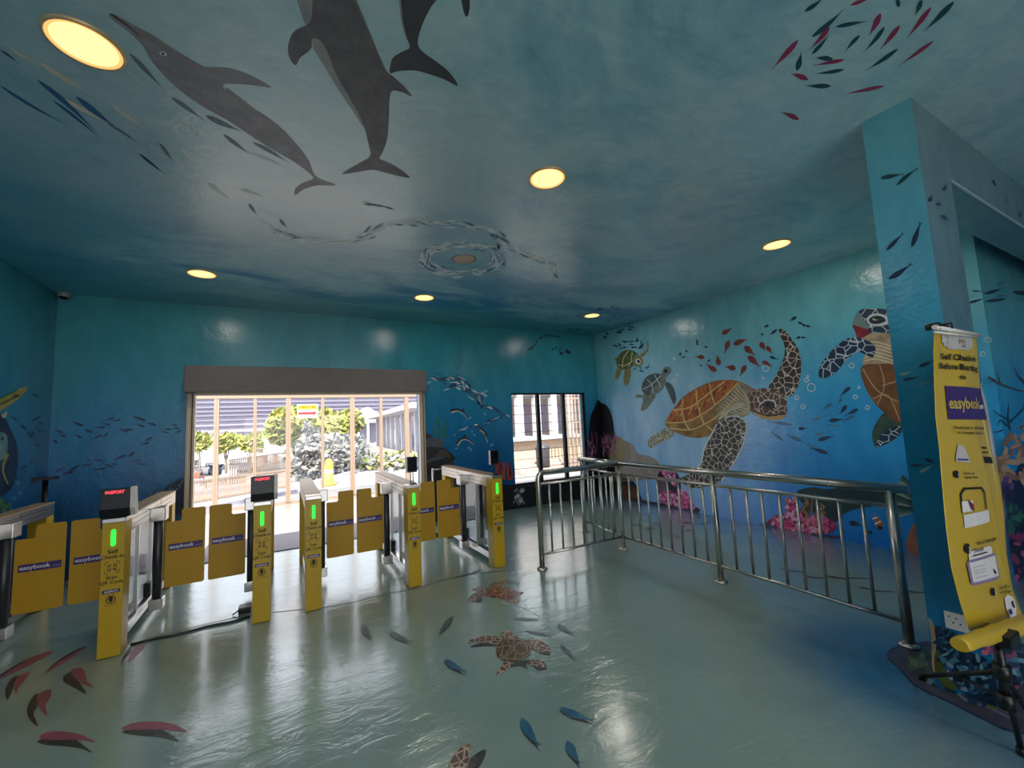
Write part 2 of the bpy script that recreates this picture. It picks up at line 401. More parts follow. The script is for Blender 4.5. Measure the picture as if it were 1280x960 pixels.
# ------------------------------------------------------------------ turnstiles
TW, TD, TH, TL = .13, .155, .985, 1.66
GY = .73
M_green = emit('green_status_light', (.02, 1.0, .05), 1.0)
M_red = emit('red_led', (1.0, .05, .08), 1.6)
M_gate = plain('amber_yellow_panel', 'bd8e04', .5, 0, .03, 8)
M_top = plain('tan_top_plate', 'b0936a', .4)
def scan_icon(mb, cx, cz, s, fn, m):
    t = s*.1
    for sx in (-1, 1):
        for sz in (-1, 1):
            rect(mb, cx+sx*s-(t if sx > 0 else 0), cx+sx*s+(0 if sx > 0 else t), cz+sz*s*.45, cz+sz*s*.85, fn, m)
            rect(mb, cx+sx*s*.45, cx+sx*s*.85, cz+sz*s-(t if sz > 0 else 0), cz+sz*s+(0 if sz > 0 else t), fn, m)
    q = s*.22
    for dx, dz in ((-.36, .34), (.36, .34), (-.36, -.34)):
        x, z = cx+dx*s, cz+dz*s
        for a, b, c, d in ((-q, q, q-t, q), (-q, q, -q, -q+t), (-q, -q+t, -q, q), (q-t, q, -q, q)): rect(mb, x+a, x+b, z+c, z+d, fn, m)
    for dx, dz in ((.18, -.18), (.45, -.2), (.3, -.42), (.55, -.5)): rect(mb, cx+dx*s-t, cx+dx*s+t, cz+dz*s-t, cz+dz*s+t, fn, m)
def gate(root, side, gw):
    # side +1: hangs to the right of its unit
    s = side; x0 = TW/2+.1; x1 = x0+gw
    r = .018
    def P(pts): return [(s*x, z) for x, z in pts]
    body = []
    for cx, cz, a0 in ((x1-r, .905-r, 0),):
        for i in range(5): a = math.radians(a0+22.5*i); body.append((cx+r*math.cos(a), cz+r*math.sin(a)))
    nx = x0+.115
    for i in range(5): a = math.radians(90+22.5*i); body.append((nx+r+r*math.cos(a), .905-r+r*math.sin(a)))
    body += [(nx, .812), (nx-.012, .80)]
    for i in range(5): a = math.radians(90+22.5*i); body.append((x0+r*.5+r*.5*math.cos(a), .80-r*.5+r*.5*math.sin(a)))
    for cx, cz, a0 in ((x0+r, .225+r, 180), (x1-r, .225+r, 270)):
        for i in range(5): a = math.radians(a0+22.5*i); body.append((cx+r*math.cos(a), cz+r*math.sin(a)))
    g = MB().prism(P(body), 1, GY-.006, GY+.006, M_gate).build('gate_panel', root, .002)
    cx = s*(x0+x1)/2+.004; fn = lambda u, v: (cx+u, GY-.0082, .572+v)
    mb = MB(); rect(mb, -.125, .125, -.029, .029, lambda u, v: (cx+u, GY-.0075, .572+v), M_purple)
    text(mb, 'easybook', .046, lambda u, v: fn(u-.03, v+.002), M_white, bold=.012); text(mb, '.com', .026, lambda u, v: fn(u+.093, v-.006), plain('pale_violet_lettering', 'a79cc0', .5))
    mb.build('logo_strip', g, recalc=False)['label'] = 'purple strip with white company lettering'
    # hinge post
    hx = s*(TW/2+.052)
    MB().tube([(hx, GY, .12), (hx, GY, .90)], .034, M_grey, 20).build('hinge_post', root)
    mb = MB().box(hx-.055, hx+.055, GY-.06, GY+.07, .825, .945, M_silver); mb.build('gate_hub', root, .006)
    mb = MB().box(hx-.05, hx+.05, GY-.05, GY+.06, .06, .15, M_silver); mb.build('gate_hub', root, .006)
def turnstile(x, label, sides, device=None):
    t = thing('turnstile', label, 'turnstile', (x, 4.22, 0), 0, 'yellow turnstile gates in a row')
    h = TW/2
    p = MB().box(-h, h, 0, TD, .004, .952, M_yellow).build('front_post', t, .004)
    MB().box(-h-.002, h+.002, -.002, TD+.002, .952, TH, M_silver).build('post_cap', t, .004)
    fn = lambda u, v: (u, -.0015, v)
    for s_, z_, sz in (('Self', .745, .042), ('Check-in', .708, .036), ('Scan', .562, .034), ('QR Code', .527, .034)):
        text(MB(), s_, sz, lambda u, v: fn(u, v+z_), M_ink, bold=.02).build('lettering', p, recalc=False)['label'] = 'black printed words'
    mb = MB(); scan_icon(mb, 0, .632, .044, fn, M_ink); mb.build('scan_icon', p, recalc=False)['label'] = 'black scan frame icon'
    mb = MB(); rect(mb, -.05, .05, .452, .476, fn, M_purple); text(mb, 'easybook', .02, lambda u, v: (u, -.003, v+.465), M_white, bold=.01); mb.build('logo_strip', p, recalc=False)['label'] = 'small purple strip with white lettering'
    mb = MB()
    for a in range(16):
        q0, q1 = 2*PI*a/16, 2*PI*(a+1)/16
        mb.add([fn(math.cos(q)*r, .405+math.sin(q)*r) for q, r in ((q0, .022), (q1, .022), (q1, .028), (q0, .028))], [(0, 1, 2, 3)], M_ink)
    mb.add([fn(0, .43), fn(.014, .415), fn(.009, .395), fn(0, .385), fn(-.009, .395), fn(-.014, .415)], [(0, 1, 2, 3, 4, 5)], M_ink)
    for k in (-1, 1): mb.add([fn(k*.005, .436), fn(k*.018, .446), fn(k*.012, .432)], [(0, 1, 2)], M_ink)
    rect(mb, -.035, .035, .366, .369, fn, M_ink)
    mb.build('crest', p, recalc=False)['label'] = 'small black printed crest'
    mb = MB().prism(rounded(-.013, .013, .785, .905, .012), 1, -.005, .0, M_green); mb.build('status_light', p)['label'] = 'glowing green vertical light'
    MB().box(-h, h, TL-.14, TL, 0.004, .86, M_yellow).build('rear_post', t, .004)
    mb = MB().box(-h, h, TD, TL, .86, TH-.008, M_silver)
    for z in (.897, .938):
        mb.box(-h-.001, h+.001, TD+.02, TL-.16, z, z+.006, plain('dark_panel_gap', '2b2826', .6))
    mb.box(-h-.0015, h+.0015, TL-.62, TL-.615, .862, TH-.01, plain('dark_panel_gap', '2b2826', .6))
    mb.build('top_beam', t, .003)
    MB().box(-h-.003, h+.003, TD+.002, TL+.003, TH-.008, TH+.004, M_top).build('beam_cover', t, .003)
    MB().box(-.035, .035, TD, TL-.14, .05, .12, M_silver).build('bottom_rail', t, .004)
    for y in (.21, .58, 1.0): MB().box(-.018, .018, y-.014, y+.014, .12, .86, M_silver).build('glass_post', t, .002)
    for a, b in ((.23, .56), (.60, .98)): MB().box(-.004, .004, a, b, .14, .84, M_glass).build('glass_panel', t)
    MB().box(-.03, .03, .93, 1.0, .12, .24, M_black).build('sensor_box', t, .004)
    for s in sides: gate(t, s, sides[s])
    if device == 'display':
        mb = MB().prism([(-.02, .99), (.1, .99), (.1, 1.03), (.005, 1.055), (-.01, 1.20), (.05, 1.20), (.12, 1.19), (.13, .99)][::-1] and [(-.01, 1.055), (-.01, 1.2), (.05, 1.2), (.10, .99), (.01, .99)], 0, -.085, .085, M_black)
        o = mb.build('display_box', t, .004); o['label'] = 'black display box with red dot lettering'
        mb = MB(); text(mb, 'PASSPORT', .03, lambda u, v: (u, -.0125, 1.175+v), M_red, bold=.01, sx=.78); mb.build('display_text', o, recalc=False)
        MB().prism([(.0, 1.05), (.0, 1.205), (.06, 1.205), (.11, .99), (.04, .99)], 0, .085, .112, plain('white_side_plate', 'd9d2cc', .4)).build('side_plate', t, .002)
    if device == 'tablet':
        for k in (-.012, .012): MB().tube([(k, .06, .98), (k, .06, 1.13)], .005, M_black, 8).build('tablet_stem', t)
        mb = MB().prism(rounded(-.052, .052, 1.105, 1.262, .012), 1, .035, .052, M_black); o = mb.build('tablet_reader', t, .003)
        o['label'] = 'black upright tablet reader'
        mb = MB().prism(rounded(-.043, .043, 1.12, 1.248, .006), 1, .0335, .035, plain('dark_screen', '15110f', .12)); mb.build('tablet_screen', o)
        MB().box(-.062, -.05, .034, .056, 1.105, 1.262, plain('white_side_plate', 'd9d2cc', .4)).build('tablet_edge', t)
        MB().box(-.02, .04, .03, .09, TH, TH+.012, M_black).build('tablet_base', t)
    return t
turnstile(-2.045, 'leftmost yellow turnstile, its front post cut off by the picture edge', {1: .293})
turnstile(-1.10, 'yellow turnstile nearest the viewer with red display, left of the doorway', {-1: .293, 1: .293}, 'display')
turnstile(-.155, 'yellow turnstile with red display standing before the doorway left part', {-1: .293}, 'display')
turnstile(.24, 'yellow turnstile without any reader on top, at the open passage before the doorway', {1: .272})
turnstile(1.145, 'yellow turnstile with black tablet, at the doorway right edge', {-1: .272, 1: .285}, 'tablet')
turnstile(2.075, 'rightmost yellow turnstile with black tablet, beside the steel railing', {-1: .285}, 'tablet')

# ------------------------------------------------------------------ steel railing
rl = thing('guard_railing', 'polished steel guard railing across the right half of the floor', 'railing', (3.56, 3.9, 0))
def bars(a, b, spots, zlo=.15, zhi=.885):
    A, B = Vector(a), Vector(b)
    MB().tube([(A.x, A.y, zhi), (B.x, B.y, zhi)], .015, M_steel, 12).build('upper_rail', rl)
    MB().tube([(A.x, A.y, zlo), (B.x, B.y, zlo)], .015, M_steel, 12).build('lower_rail', rl)
    for p in spots: MB().tube([(p[0], p[1], zlo), (p[0], p[1], zhi)], .0115, M_steel, 10).build('baluster', rl)
def post(x, y, top=1.0, r=.026):
    MB().tube([(x, y, 0), (x, y, top)], r, M_steel, 20).build('post', rl)
    MB().lathe([(0, .001), (.055, .001), (.055, .012), (.035, .022), (r, .026)], (x, y, 0), M_steel, 28).build('floor_flange', rl)
# long side runs towards the viewer (-y), front branch towards -x, rear branch towards the window
yend = -2.60
MB().tube([(.0, .0, 1.005), (0, yend-.10, 1.005)], .032, M_steel, 20).build('handrail', rl)
MB().tube([(.02, -.02, 1.005), (.14, .95, 1.005)], .032, M_steel, 20).build('handrail', rl)
pts = [(0, 0, 1.005), (-1.08, 0, 1.005)] + [(-1.08-.07*math.sin(a), 0, .935+.07*math.cos(a)) for a in [PI/2*k/6 for k in range(1, 7)]] + [(-1.15, 0, 0)]
MB().tube(pts, .028, M_steel, 20).build('handrail', rl)
MB().lathe([(0, .001), (.055, .001), (.055, .012), (.035, .022), (.026, .026)], (-1.15, 0, 0), M_steel, 28).build('floor_flange', rl)
post(0, 0); post(0, -1.27); post(0, yend, 1.0, .03); post(.13, .88)
bars((0, 0), (0, yend), [(0, y-3.9) for y in (3.74, 3.6, 3.455, 3.31, 3.17, 3.03, 2.89, 2.75, 2.46, 2.31, 2.175, 2.03, 1.895, 1.75, 1.61, 1.465)])
bars((-1.15, 0), (0, 0), [(-1.01+.145*k, 0) for k in range(7)])
bars((0, 0), (.13, .88), [(.13*k/6, .88*k/6) for k in range(1, 6)])
# ------------------------------------------------------------------ cable, queue barrier, black stand
p0, p1 = on(163, 806, 2, .008), on(312, 771, 2, .008)
tag(MB().tube([p0.lerp(p1, k/10)+Vector((0, .012*math.sin(k*1.3), 0)) for k in range(11)], .009, M_black, 8).build('floor_cable'), 'thin black cable on the floor between the two display turnstiles', 'cable')
q = on(309, 768, 2, 0)
t = thing('cable_junction', 'small black junction box on floor beside the middle red-display turnstile', 'junction box', (q.x-.02, q.y+.1, 0))
MB().box(-.05, .045, -.07, .05, .002, .05, M_black).build('box_body', t, .008); MB().tube([(-.05, -.05, .03), (-.09, -.06, .008)], .006, M_black, 8).build('cable_plug', t)
t = thing('queue_barrier', 'low pink-topped barrier behind the gates between the two tablet turnstiles', 'barrier', (2.2, 6.0, 0))
a, b = on(541, 588, 1, 6.0)-t.location, on(580, 590, 1, 6.0)-t.location
M_pink = plain('pink_plastic', 'e0506e', .4)
for p, zt in ((a, .95), (b, .86)):
    MB().tube([(p.x, 0, 0), (p.x, 0, zt)], .016, M_silver, 10).build('post', t); MB().lathe([(0, 0), (.12, 0), (.12, .01), (.03, .03), (0, .03)], (p.x, 0, 0), M_grey, 20).build('foot', t)
mb = MB().prism([(a.x+.2, .90), (b.x, .81), (b.x, .87), (a.x+.2, .96)], 1, -.012, .012, M_pink); mb.build('top_board', t)['label'] = 'bright pink board'
MB().tube([(a.x, 0, .93), (a.x+.2, 0, .93)], .008, M_silver, 8).build('cross_bar', t)
t = thing('reader_stand', 'black T-shaped stand behind the leftmost turnstile', 'stand', (on(57, 600, 1, 6.1).x, 6.1, 0))
MB().tube([(0, 0, 0), (0, 0, 1.21)], .022, M_black, 12).build('stand_post', t)
MB().prism(rounded(-.085, .085, 1.195, 1.225, .01), 1, -.06, .05, M_black).build('stand_top', t, .004)
MB().lathe([(0, .002), (.12, .002), (.12, .012), (.03, .02), (0, .02)], (0, 0, 0), M_black, 24).build('stand_foot', t)

# wall socket on pillar
t = thing('wall_socket', 'white socket plate low on the blue pillar beside the yellow banner', 'socket', (CX0, .948, .378))
MB().prism(rounded(-.047, .047, -.044, .044, .006), 0, -.008, 0, plain('socket_white', 'd8d4cc', .4)).build('socket_plate', t, .002)
mb = MB()
for u, v in ((0, .018), (-.014, -.008), (.014, -.008), (.028, .02)): mb.tube([(-.0092, u, v), (-.0078, u, v)], .004, M_black, 10)
mb.build('socket_holes', t)

# ------------------------------------------------------------------ outside, seen through the glass
rng = random.Random(4)
GZ = -.12
N = Nodes('pale_concrete_ground')
N.out(N.ramp(N.noise(.5, 5, .6), [(.3, '8a827e'), (.6, 'a0968e')]), .85); M_ground = N.m
LOT = -4.3
struct(MB().box(-40, 60, YB+T+.01, 16.5, GZ-.3, GZ, M_ground).box(6.2, 60, 16.5, 95, GZ-.3, GZ, M_ground).build('ground_outside'))
struct(MB().box(-90, 6.2, 16.5, 130, LOT-.3, LOT, M_ground).build('parking_lot'))
struct(MB().box(-30, 40, -30, YF-T-.01, GZ-.3, GZ, M_ground).build('forecourt'))
def out(x, y, d): return on(x, y, 1, d)
def gx(px, d): return on(px, 540, 1, d).x
def gz(px, py, d): return on(px, py, 1, d).z

def leaf_mass(name, blobs, n, size, mats, parent=None, seed=1):
    r = random.Random(seed); mb = MB()
    for i in range(n):
        b = r.choice(blobs); c = Vector(b[:3])
        while True:
            v = Vector((r.uniform(-1, 1), r.uniform(-1, 1), r.uniform(-1, 1)))
            if .45 < v.length < 1: break
        p = c + Vector((v.x*b[3], v.y*b[3], v.z*b[4]))
        a = Vector((r.gauss(0, 1), r.gauss(0, 1), r.gauss(0, 1))).normalized(); q = a.orthogonal().normalized()
        s = size*r.uniform(.6, 1.4)
        mb.add([p+a*s, p+q*s*.55, p-a*s, p-q*s*.55], [(0, 1, 2, 3)], r.choice(mats))
    return mb.build(name, parent, recalc=False)
M_leaf = [plain('sunlit_yellow_green_leaf', '8f8a3c', .7), plain('olive_green_leaf', '737a38', .7), plain('pale_leaf', 'a89e58', .7)]
M_leafg = [plain('grey_green_leaf', '727368', .7), plain('dusty_leaf', '827d77', .7), plain('mauve_leaf', '767176', .7)]
M_bark = plain('grey_brown_bark', '7d6d5c', .8)
def tree(label, px, top, bot, d, wpx, mats, n, size, seed, group='trees outside the doorway'):
    base = LOT if gx(px, d) < 6.2 else GZ
    x = gx(px, d); zt = gz(px, top, d); zb = gz(px, bot, d); wr = abs(gx(px+wpx/2, d)-x)
    t = thing('leafy_tree', label, 'tree', (x, d, base), 0, group)
    r = random.Random(seed); hz = (zt-zb)/2; cz = (zt+zb)/2-base
    bl = [(r.uniform(-.6, .6)*wr, r.uniform(-.5, .5)*wr, cz+r.uniform(-.45, .45)*hz, wr*.5, hz*.55) for _ in range(9)]
    leaf_mass('crown', bl, n, size, mats, t, seed)
    tr = MB().tube([(0, 0, 0), (.05, 0, cz*.5), (-.05, .02, cz)], wr*.09+.05, M_bark, 10, r2=wr*.04)
    tr.tube([(0, 0, cz*.4), (wr*.3, 0, cz)], wr*.05, M_bark, 8); tr.tube([(0, 0, cz*.45), (-wr*.3, .1, cz)], wr*.05, M_bark, 8)
    tr.build('trunk', t)
tree('broad yellow-green tree behind the arrow sign, filling the left middle panes', 372, 506, 560, 34, 72, M_leaf, 2600, .34, 3)
tree('rounded yellow-green tree right of the arrow sign', 424, 508, 566, 41, 62, M_leaf, 2400, .34, 5)
tree('low yellow-green tree between the broad trees and the white pavilion', 452, 530, 552, 66, 38, M_leaf, 900, .4, 6)
tree('slim grey-green tree just below the arrow sign', 388, 528, 572, 24, 17, M_leafg, 900, .2, 8)
for i, (px, wpx) in enumerate(((250, 24), (283, 34), (312, 30))):
    tree(['small yellow-green tree at the far left pane', 'low yellow-green tree above the parked cars, second from the left', 'low yellow-green tree left of the broad tree'][i], px, 541, 566, (60, 67, 61)[i], wpx, M_leaf, 700, .5, 20+i)
leaf_mass('shrub_bank', [(gx(px, 19), 19+rng.uniform(-1.5, 1.5), .5, 1.0, 1.0) for px in range(386, 445, 7)], 2600, .13, M_leafg, None, 9)
tag(bpy.data.objects['shrub_bank'], 'dusty grey shrubs behind the mesh below the arrow sign', 'shrubs', kind='stuff')
leaf_mass('lawn_plants', [(gx(px, 19.5), 19.5+rng.uniform(-1.5, 1.5), .1, 1.0, .35) for px in range(455, 530, 6)], 1500, .16, M_leaf+M_leafg, None, 10)
tag(bpy.data.objects['lawn_plants'], 'low pale plants before the white columned walkway', 'plants', kind='stuff')

# long hall with louvred upper wall
hall = thing('louvred_hall', 'long lilac-grey hall with dark horizontal louvres behind the trees', 'building', (8, 75, GZ))
M_lil = plain('lilac_grey_cladding', '9b929f', .8, 0, .1, 1)
M_lou = plain('dark_louvre', '746b7c', .8)
MB().box(-50, 60, 0, 12, 0, 17, M_lil).build('hall_wall', hall)
for i, z in enumerate((2.2, 3.2, 4.0, 4.7, 5.3, 5.9, 6.6, 7.3, 8.1, 9.0, 10, 11, 12.2)):
    MB().box(-50, 60, -.5, -.01, z, z+.16+.02*i, M_lou).build('louvre', hall)
# pavilion and columned walkway
pv = thing('pavilion', 'white gabled pavilion beyond the lawn in the right panes', 'pavilion', (gx(457, 57), 57, GZ))
M_wh = plain('white_render', 'b9b4b6', .7)
MB().prism([(-2.6, 2.6), (2.6, 2.6), (2.6, 2.9), (.0, 4.6), (-2.6, 2.9)], 1, -2, 2, M_wh).build('gable_roof', pv)
for x in (-2.3, -1.15, 0, 1.15, 2.3): MB().box(x-.12, x+.12, -1.9, -1.6, 0, 2.6, M_wh).build('column', pv)
MB().box(-2.4, 2.4, .5, .7, 0, 2.6, plain('mauve_shadow_wall', '8d8494', .8)).build('back_panel', pv)
cw = thing('covered_walkway', 'white covered walkway on slim columns in the right panes', 'walkway', (0, 0, GZ))
A, B = Vector((gx(472, 46), 46, 0)), Vector((gx(545, 22), 22, 0))
d = (B-A).normalized(); nrm = Vector((-d.y, d.x, 0))
def slab(mb, A, B, wd, z0, z1, m):
    d = (B-A).normalized(); n = Vector((-d.y, d.x, 0))*wd
    vs = [p+Vector((0, 0, z)) for z in (z0, z1) for p in (A-n, B-n, B+n, A+n)]
    mb.add(vs, [(0, 1, 2, 3), (4, 5, 6, 7), (0, 1, 5, 4), (1, 2, 6, 5), (2, 3, 7, 6), (3, 0, 4, 7)], m); return mb
slab(MB(), A, B, 1.3, 2.75, 3.05, M_wh).build('flat_roof', cw)
for k in range(11):
    p = A.lerp(B, k/10) - nrm*0
    MB().box(p.x-.14, p.x+.14, p.y-.14, p.y+.14, 0, 2.75, M_wh).build('column', cw)
slab(MB(), A+Vector((2.2, .8, 0)), B+Vector((2.2, .8, 0)), .1, 0, 2.7, plain('mauve_shadow_wall', '8d8494', .8)).build('rear_wall', cw)
slab(MB(), Vector((gx(430, 15), 15, 0)), Vector((gx(522, 27), 27, 0)), .8, GZ, GZ+.03, plain('lilac_asphalt', '9a93a0', .8))
struct(slab(MB(), Vector((gx(425, 16), 16, 0)), Vector((gx(530, 30), 30, 0)), .9, GZ, GZ+.02, plain('lilac_asphalt', '9a93a0', .8)).build('road_strip'))
struct(slab(MB(), Vector((gx(395, 15), 15, 0)), Vector((gx(520, 26), 26, 0)), .12, GZ, GZ+.12, M_wh).build('road_kerb'))

# picket fences
M_pk = plain('tan_picket', '9a8474', .6)
def picket(label, a, b, h, n):
    A, B = out(*a[:2], a[2]), out(*b[:2], b[2]); A.z = B.z = GZ
    t = thing('picket_fence', label, 'fence', A, 0, 'tan picket fences outside')
    D = B-A
    d = D.normalized(); nn = Vector((-d.y, d.x, 0))
    slab(MB(), Vector((0, 0, 0)), D, .03, h-.05, h, M_pk).build('top_rail', t); slab(MB(), Vector((0, 0, 0)), D, .03, .08, .13, M_pk).build('low_rail', t)
    for k in range(n):
        p = D*(k/(n-1)); MB().box(p.x-.018, p.x+.018, p.y-.018, p.y+.018, 0, h, M_pk).build('picket', t)
picket('tan picket fence nearest the glass, at the lower left panes', (240, 600, 13), (362, 600, 14.5), .62, 46)
picket('tan picket fence in the middle distance of the left panes', (285, 600, 17), (362, 600, 21), .9, 36)
picket('tan picket fence farthest away, below the broad tree', (318, 600, 24), (364, 600, 30), 1.0, 28)
for z, yy in ((.0, 12.2), (.0, 15.6)):
    struct(slab(MB(), Vector((gx(236, yy), yy, 0)), Vector((gx(362, yy+1.6), yy+1.6, 0)), .35, GZ, GZ+.1, plain('lilac_asphalt', '9a93a0', .8)).build('path_strip'))
# parked cars
def car(x, d, colr, label, rz):
    t = thing('parked_car', label, 'car', (x, d, LOT), math.radians(68)+rz, 'cars parked beyond the fences')
    m = plain('car_paint_'+colr, colr, .25, .1)
    body = [(-2.1, .3), (-2.1, .75), (-1.95, .9), (-1.1, .98), (-.6, 1.42), (.75, 1.45), (1.35, 1.0), (2.0, .88), (2.15, .6), (2.1, .3)]
    MB().prism(body, 1, -.85, .85, m).build('body', t, .05)
    gl = plain('dark_car_glass', '3c4048', .1)
    MB().prism([(-1.0, 1.0), (-.55, 1.38), (.7, 1.4), (1.2, 1.0)], 1, -.87, .87, gl).build('window', t)
    for x in (-1.35, 1.35):
        for s in (-1, 1): MB().tube([(x, s*.7, .32), (x, s*.9, .32)], .32, M_black, 16).build('wheel', t)
CARC = ['e4e4ea', '8d93a8', 'e8e6e4', 'c8452a', 'c9cbd4', 'f0eeec', '5c6270', 'd8d6d8', '3c4250', 'b9b4b8', 'e8e6e4', 'b8573c', 'dcdce2']
CARN = ['white', 'blue-grey', 'white', 'orange-red', 'silver', 'white', 'dark grey', 'pale grey', 'near-black', 'light grey', 'white', 'rust-red', 'silver']
ORD = ['leftmost', 'second from the left', 'third from the left', 'fourth from the left', 'fifth from the left', 'sixth from the left', 'seventh from the left', 'eighth from the left', 'ninth from the left', 'tenth from the left']
ci = 0
for d, row in ((47, 'nearest'), (56, 'second'), (68, 'third'), (84, 'fourth'), (106, 'farthest')):
    n = 0; x = gx(243, d)
    while x < gx({47: 300, 56: 318, 68: 335, 84: 335, 106: 335}[d], d) and n < 10:
        car(x, d, CARC[ci % 13], f'{CARN[ci % 13]} parked car, {ORD[n]} in the {row} row of the car park', .35)
        ci += 1; n += 1; x += 3.1 + .9*(ci*7 % 3)
t = thing('traffic_bollard', 'yellow bollard on the ground outside, above the turnstile without reader', 'bollard', (gx(411, 14.5), 14.5, GZ))
M_yb = plain('pale_yellow_plastic', 'b39a38', .5)
MB().lathe([(0, .005), (.22, .005), (.22, .06), (.15, .08), (.13, .6), (.09, .8), (0, .84)], (0, 0, 0), M_yb, 24).build('bollard_body', t)
MB().lathe([(.142, .38), (.138, .5)], (0, 0, 0), M_wh, 24).build('reflective_band', t)
# arrow sign on the glass
s = thing('departure_sign', 'white sign with yellow lettering panel and red arrow on the glass', 'sign', (0, SY-.06, 0))
c0, c1 = on(371.5, 505.5, 1, SY-.06), on(397.5, 522, 1, SY-.06)
MB().box(c0.x, c1.x, -.006, .004, c1.z, c0.z, plain('white_sign_board', 'f2dcd2', .5)).build('sign_board', s)
wd = c1.x-c0.x; ht = c0.z-c1.z
MB().box(c0.x+wd*.05, c1.x-wd*.05, -.009, -.006, c0.z-ht*.38, c0.z-ht*.05, plain('signal_yellow', 'd9ae1c', .5)).build('yellow_panel', s)
mb = MB(); text(mb, 'DEPARTURE', ht*.2, lambda u, v: ((c0.x+c1.x)/2+u, -.011, c0.z-ht*.215+v), M_ink, bold=.03); mb.build('sign_lettering', s, recalc=False)
za = c0.z-ht*.66; x0, x1 = c0.x+wd*.05, c1.x-wd*.06
MB().prism([(x0, za-ht*.09), (x1-ht*.2, za-ht*.09), (x1-ht*.2, za-ht*.17), (x1, za), (x1-ht*.2, za+ht*.17), (x1-ht*.2, za+ht*.09), (x0, za+ht*.09)], 1, -.01, -.006, plain('signal_red', 'b02a30', .5)).build('arrow', s)

# annex seen through the small window
ax = thing('colonnaded_annex', 'pale columned annex outside the small barred window', 'building', (0, 0, GZ))
M_ax = plain('peach_render', 'a8968a', .8); M_br = plain('pale_brick', 'bfa58c', .85, 0, .25, 14)
X0, X1 = gx(640, 14), gx(760, 14)
MB().box(X0-1, X1+4, 16.5, 17, 0, 5.5, M_ax).build('rear_wall', ax)
MB().box(X0-1, X1+4, 13.8, 16.5, 2.75, 3.15, M_wh).build('roof_slab', ax)
MB().box(X0-1, X1+4, 13.6, 16.5, 1.0, 1.12, M_wh).build('floor_slab', ax)
MB().box(X0-1, X1+4, 14.0, 14.2, 0, 1.0, M_br).build('brick_plinth', ax)
for k in range(9):
    x = X0+.3+k*.78; MB().box(x-.13, x+.13, 13.8, 14.05, 1.12, 2.75, M_wh).build('column', ax)
for k in range(4):
    MB().box(X0-1, X1+4, 12.4-.35*k, 12.75-.35*k, 0, .32-.08*k, M_ax).build('stair_step', ax)
for k in range(7):
    x = X0+.1+k*.95; MB().box(x-.28, x+.28, 16.42, 16.5, 1.3, 2.5, plain('mauve_shadow_wall', '8d8494', .8)).build('window_opening', ax)
for k in range(8):
    x = gx(705+k*5, 11.5); MB().box(x-.03, x+.03, 11.45, 11.51, 0, 3.4, M_tan).build('screen_post', ax)
for z in (.8, 1.6, 2.4, 3.3): MB().box(gx(703, 11.5), gx(742, 11.5), 11.44, 11.47, z, z+.05, M_tan).build('screen_rail', ax)
t = thing('waste_bin', 'dark cylindrical bin outside the small barred window', 'bin', (gx(660, 12.9), 12.0, GZ))
MB().lathe([(0, .1), (.22, .1), (.24, .75), (.25, .8), (.2, .92), (0, .96)], (0, 0, 0), plain('dark_bin_grey', '3f3b40', .5), 24).build('bin_body', t)
MB().lathe([(.25, .78), (.262, .8), (.25, .83)], (0, 0, 0), M_grey, 24).build('bin_rim', t)
for k in (-.15, .15): MB().box(k-.03, k+.03, -.1, .1, 0, .12, M_grey).build('bin_foot', t)

# ------------------------------------------------------------------ murals: flat paint on the walls, ceiling and floor
PL = {'ceil': (2, H, -1, ceiling), 'floor': (2, 0, 1, floor), 'right': (0, XR, -1, wall_right), 'back': (1, YB, -1, wall_back),
      'left': (0, XL, 1, wall_left), 'colL': (0, CX0, -1, pillar), 'colF': (1, CY0, -1, pillar), 'beam': (1, CY0, -1, beam), 'jog': (1, YJ, -1, wall_jog)}
def Zc(ox, oy, s): return lambda *pts: [(ox+x/s, oy+y/s) for x, y in pts]
def smooth(pts, closed=True, n=4):
    out_ = []; m = len(pts)
    for i in range(m if closed else m-1):
        g = (lambda k: pts[k % m]) if closed else (lambda k: pts[min(max(k, 0), m-1)])
        p0, p1, p2, p3 = g(i-1), g(i), g(i+1), g(i+2)
        for k in range(n):
            t = k/n; t2 = t*t; t3 = t2*t
            out_.append(tuple(.5*(2*b+(c-a)*t+(2*a-5*b+4*c-d)*t2+(3*b-a-3*c+d)*t3) for a, b, c, d in zip(p0, p1, p2, p3)))
    if not closed: out_.append(pts[-1])
    return out_
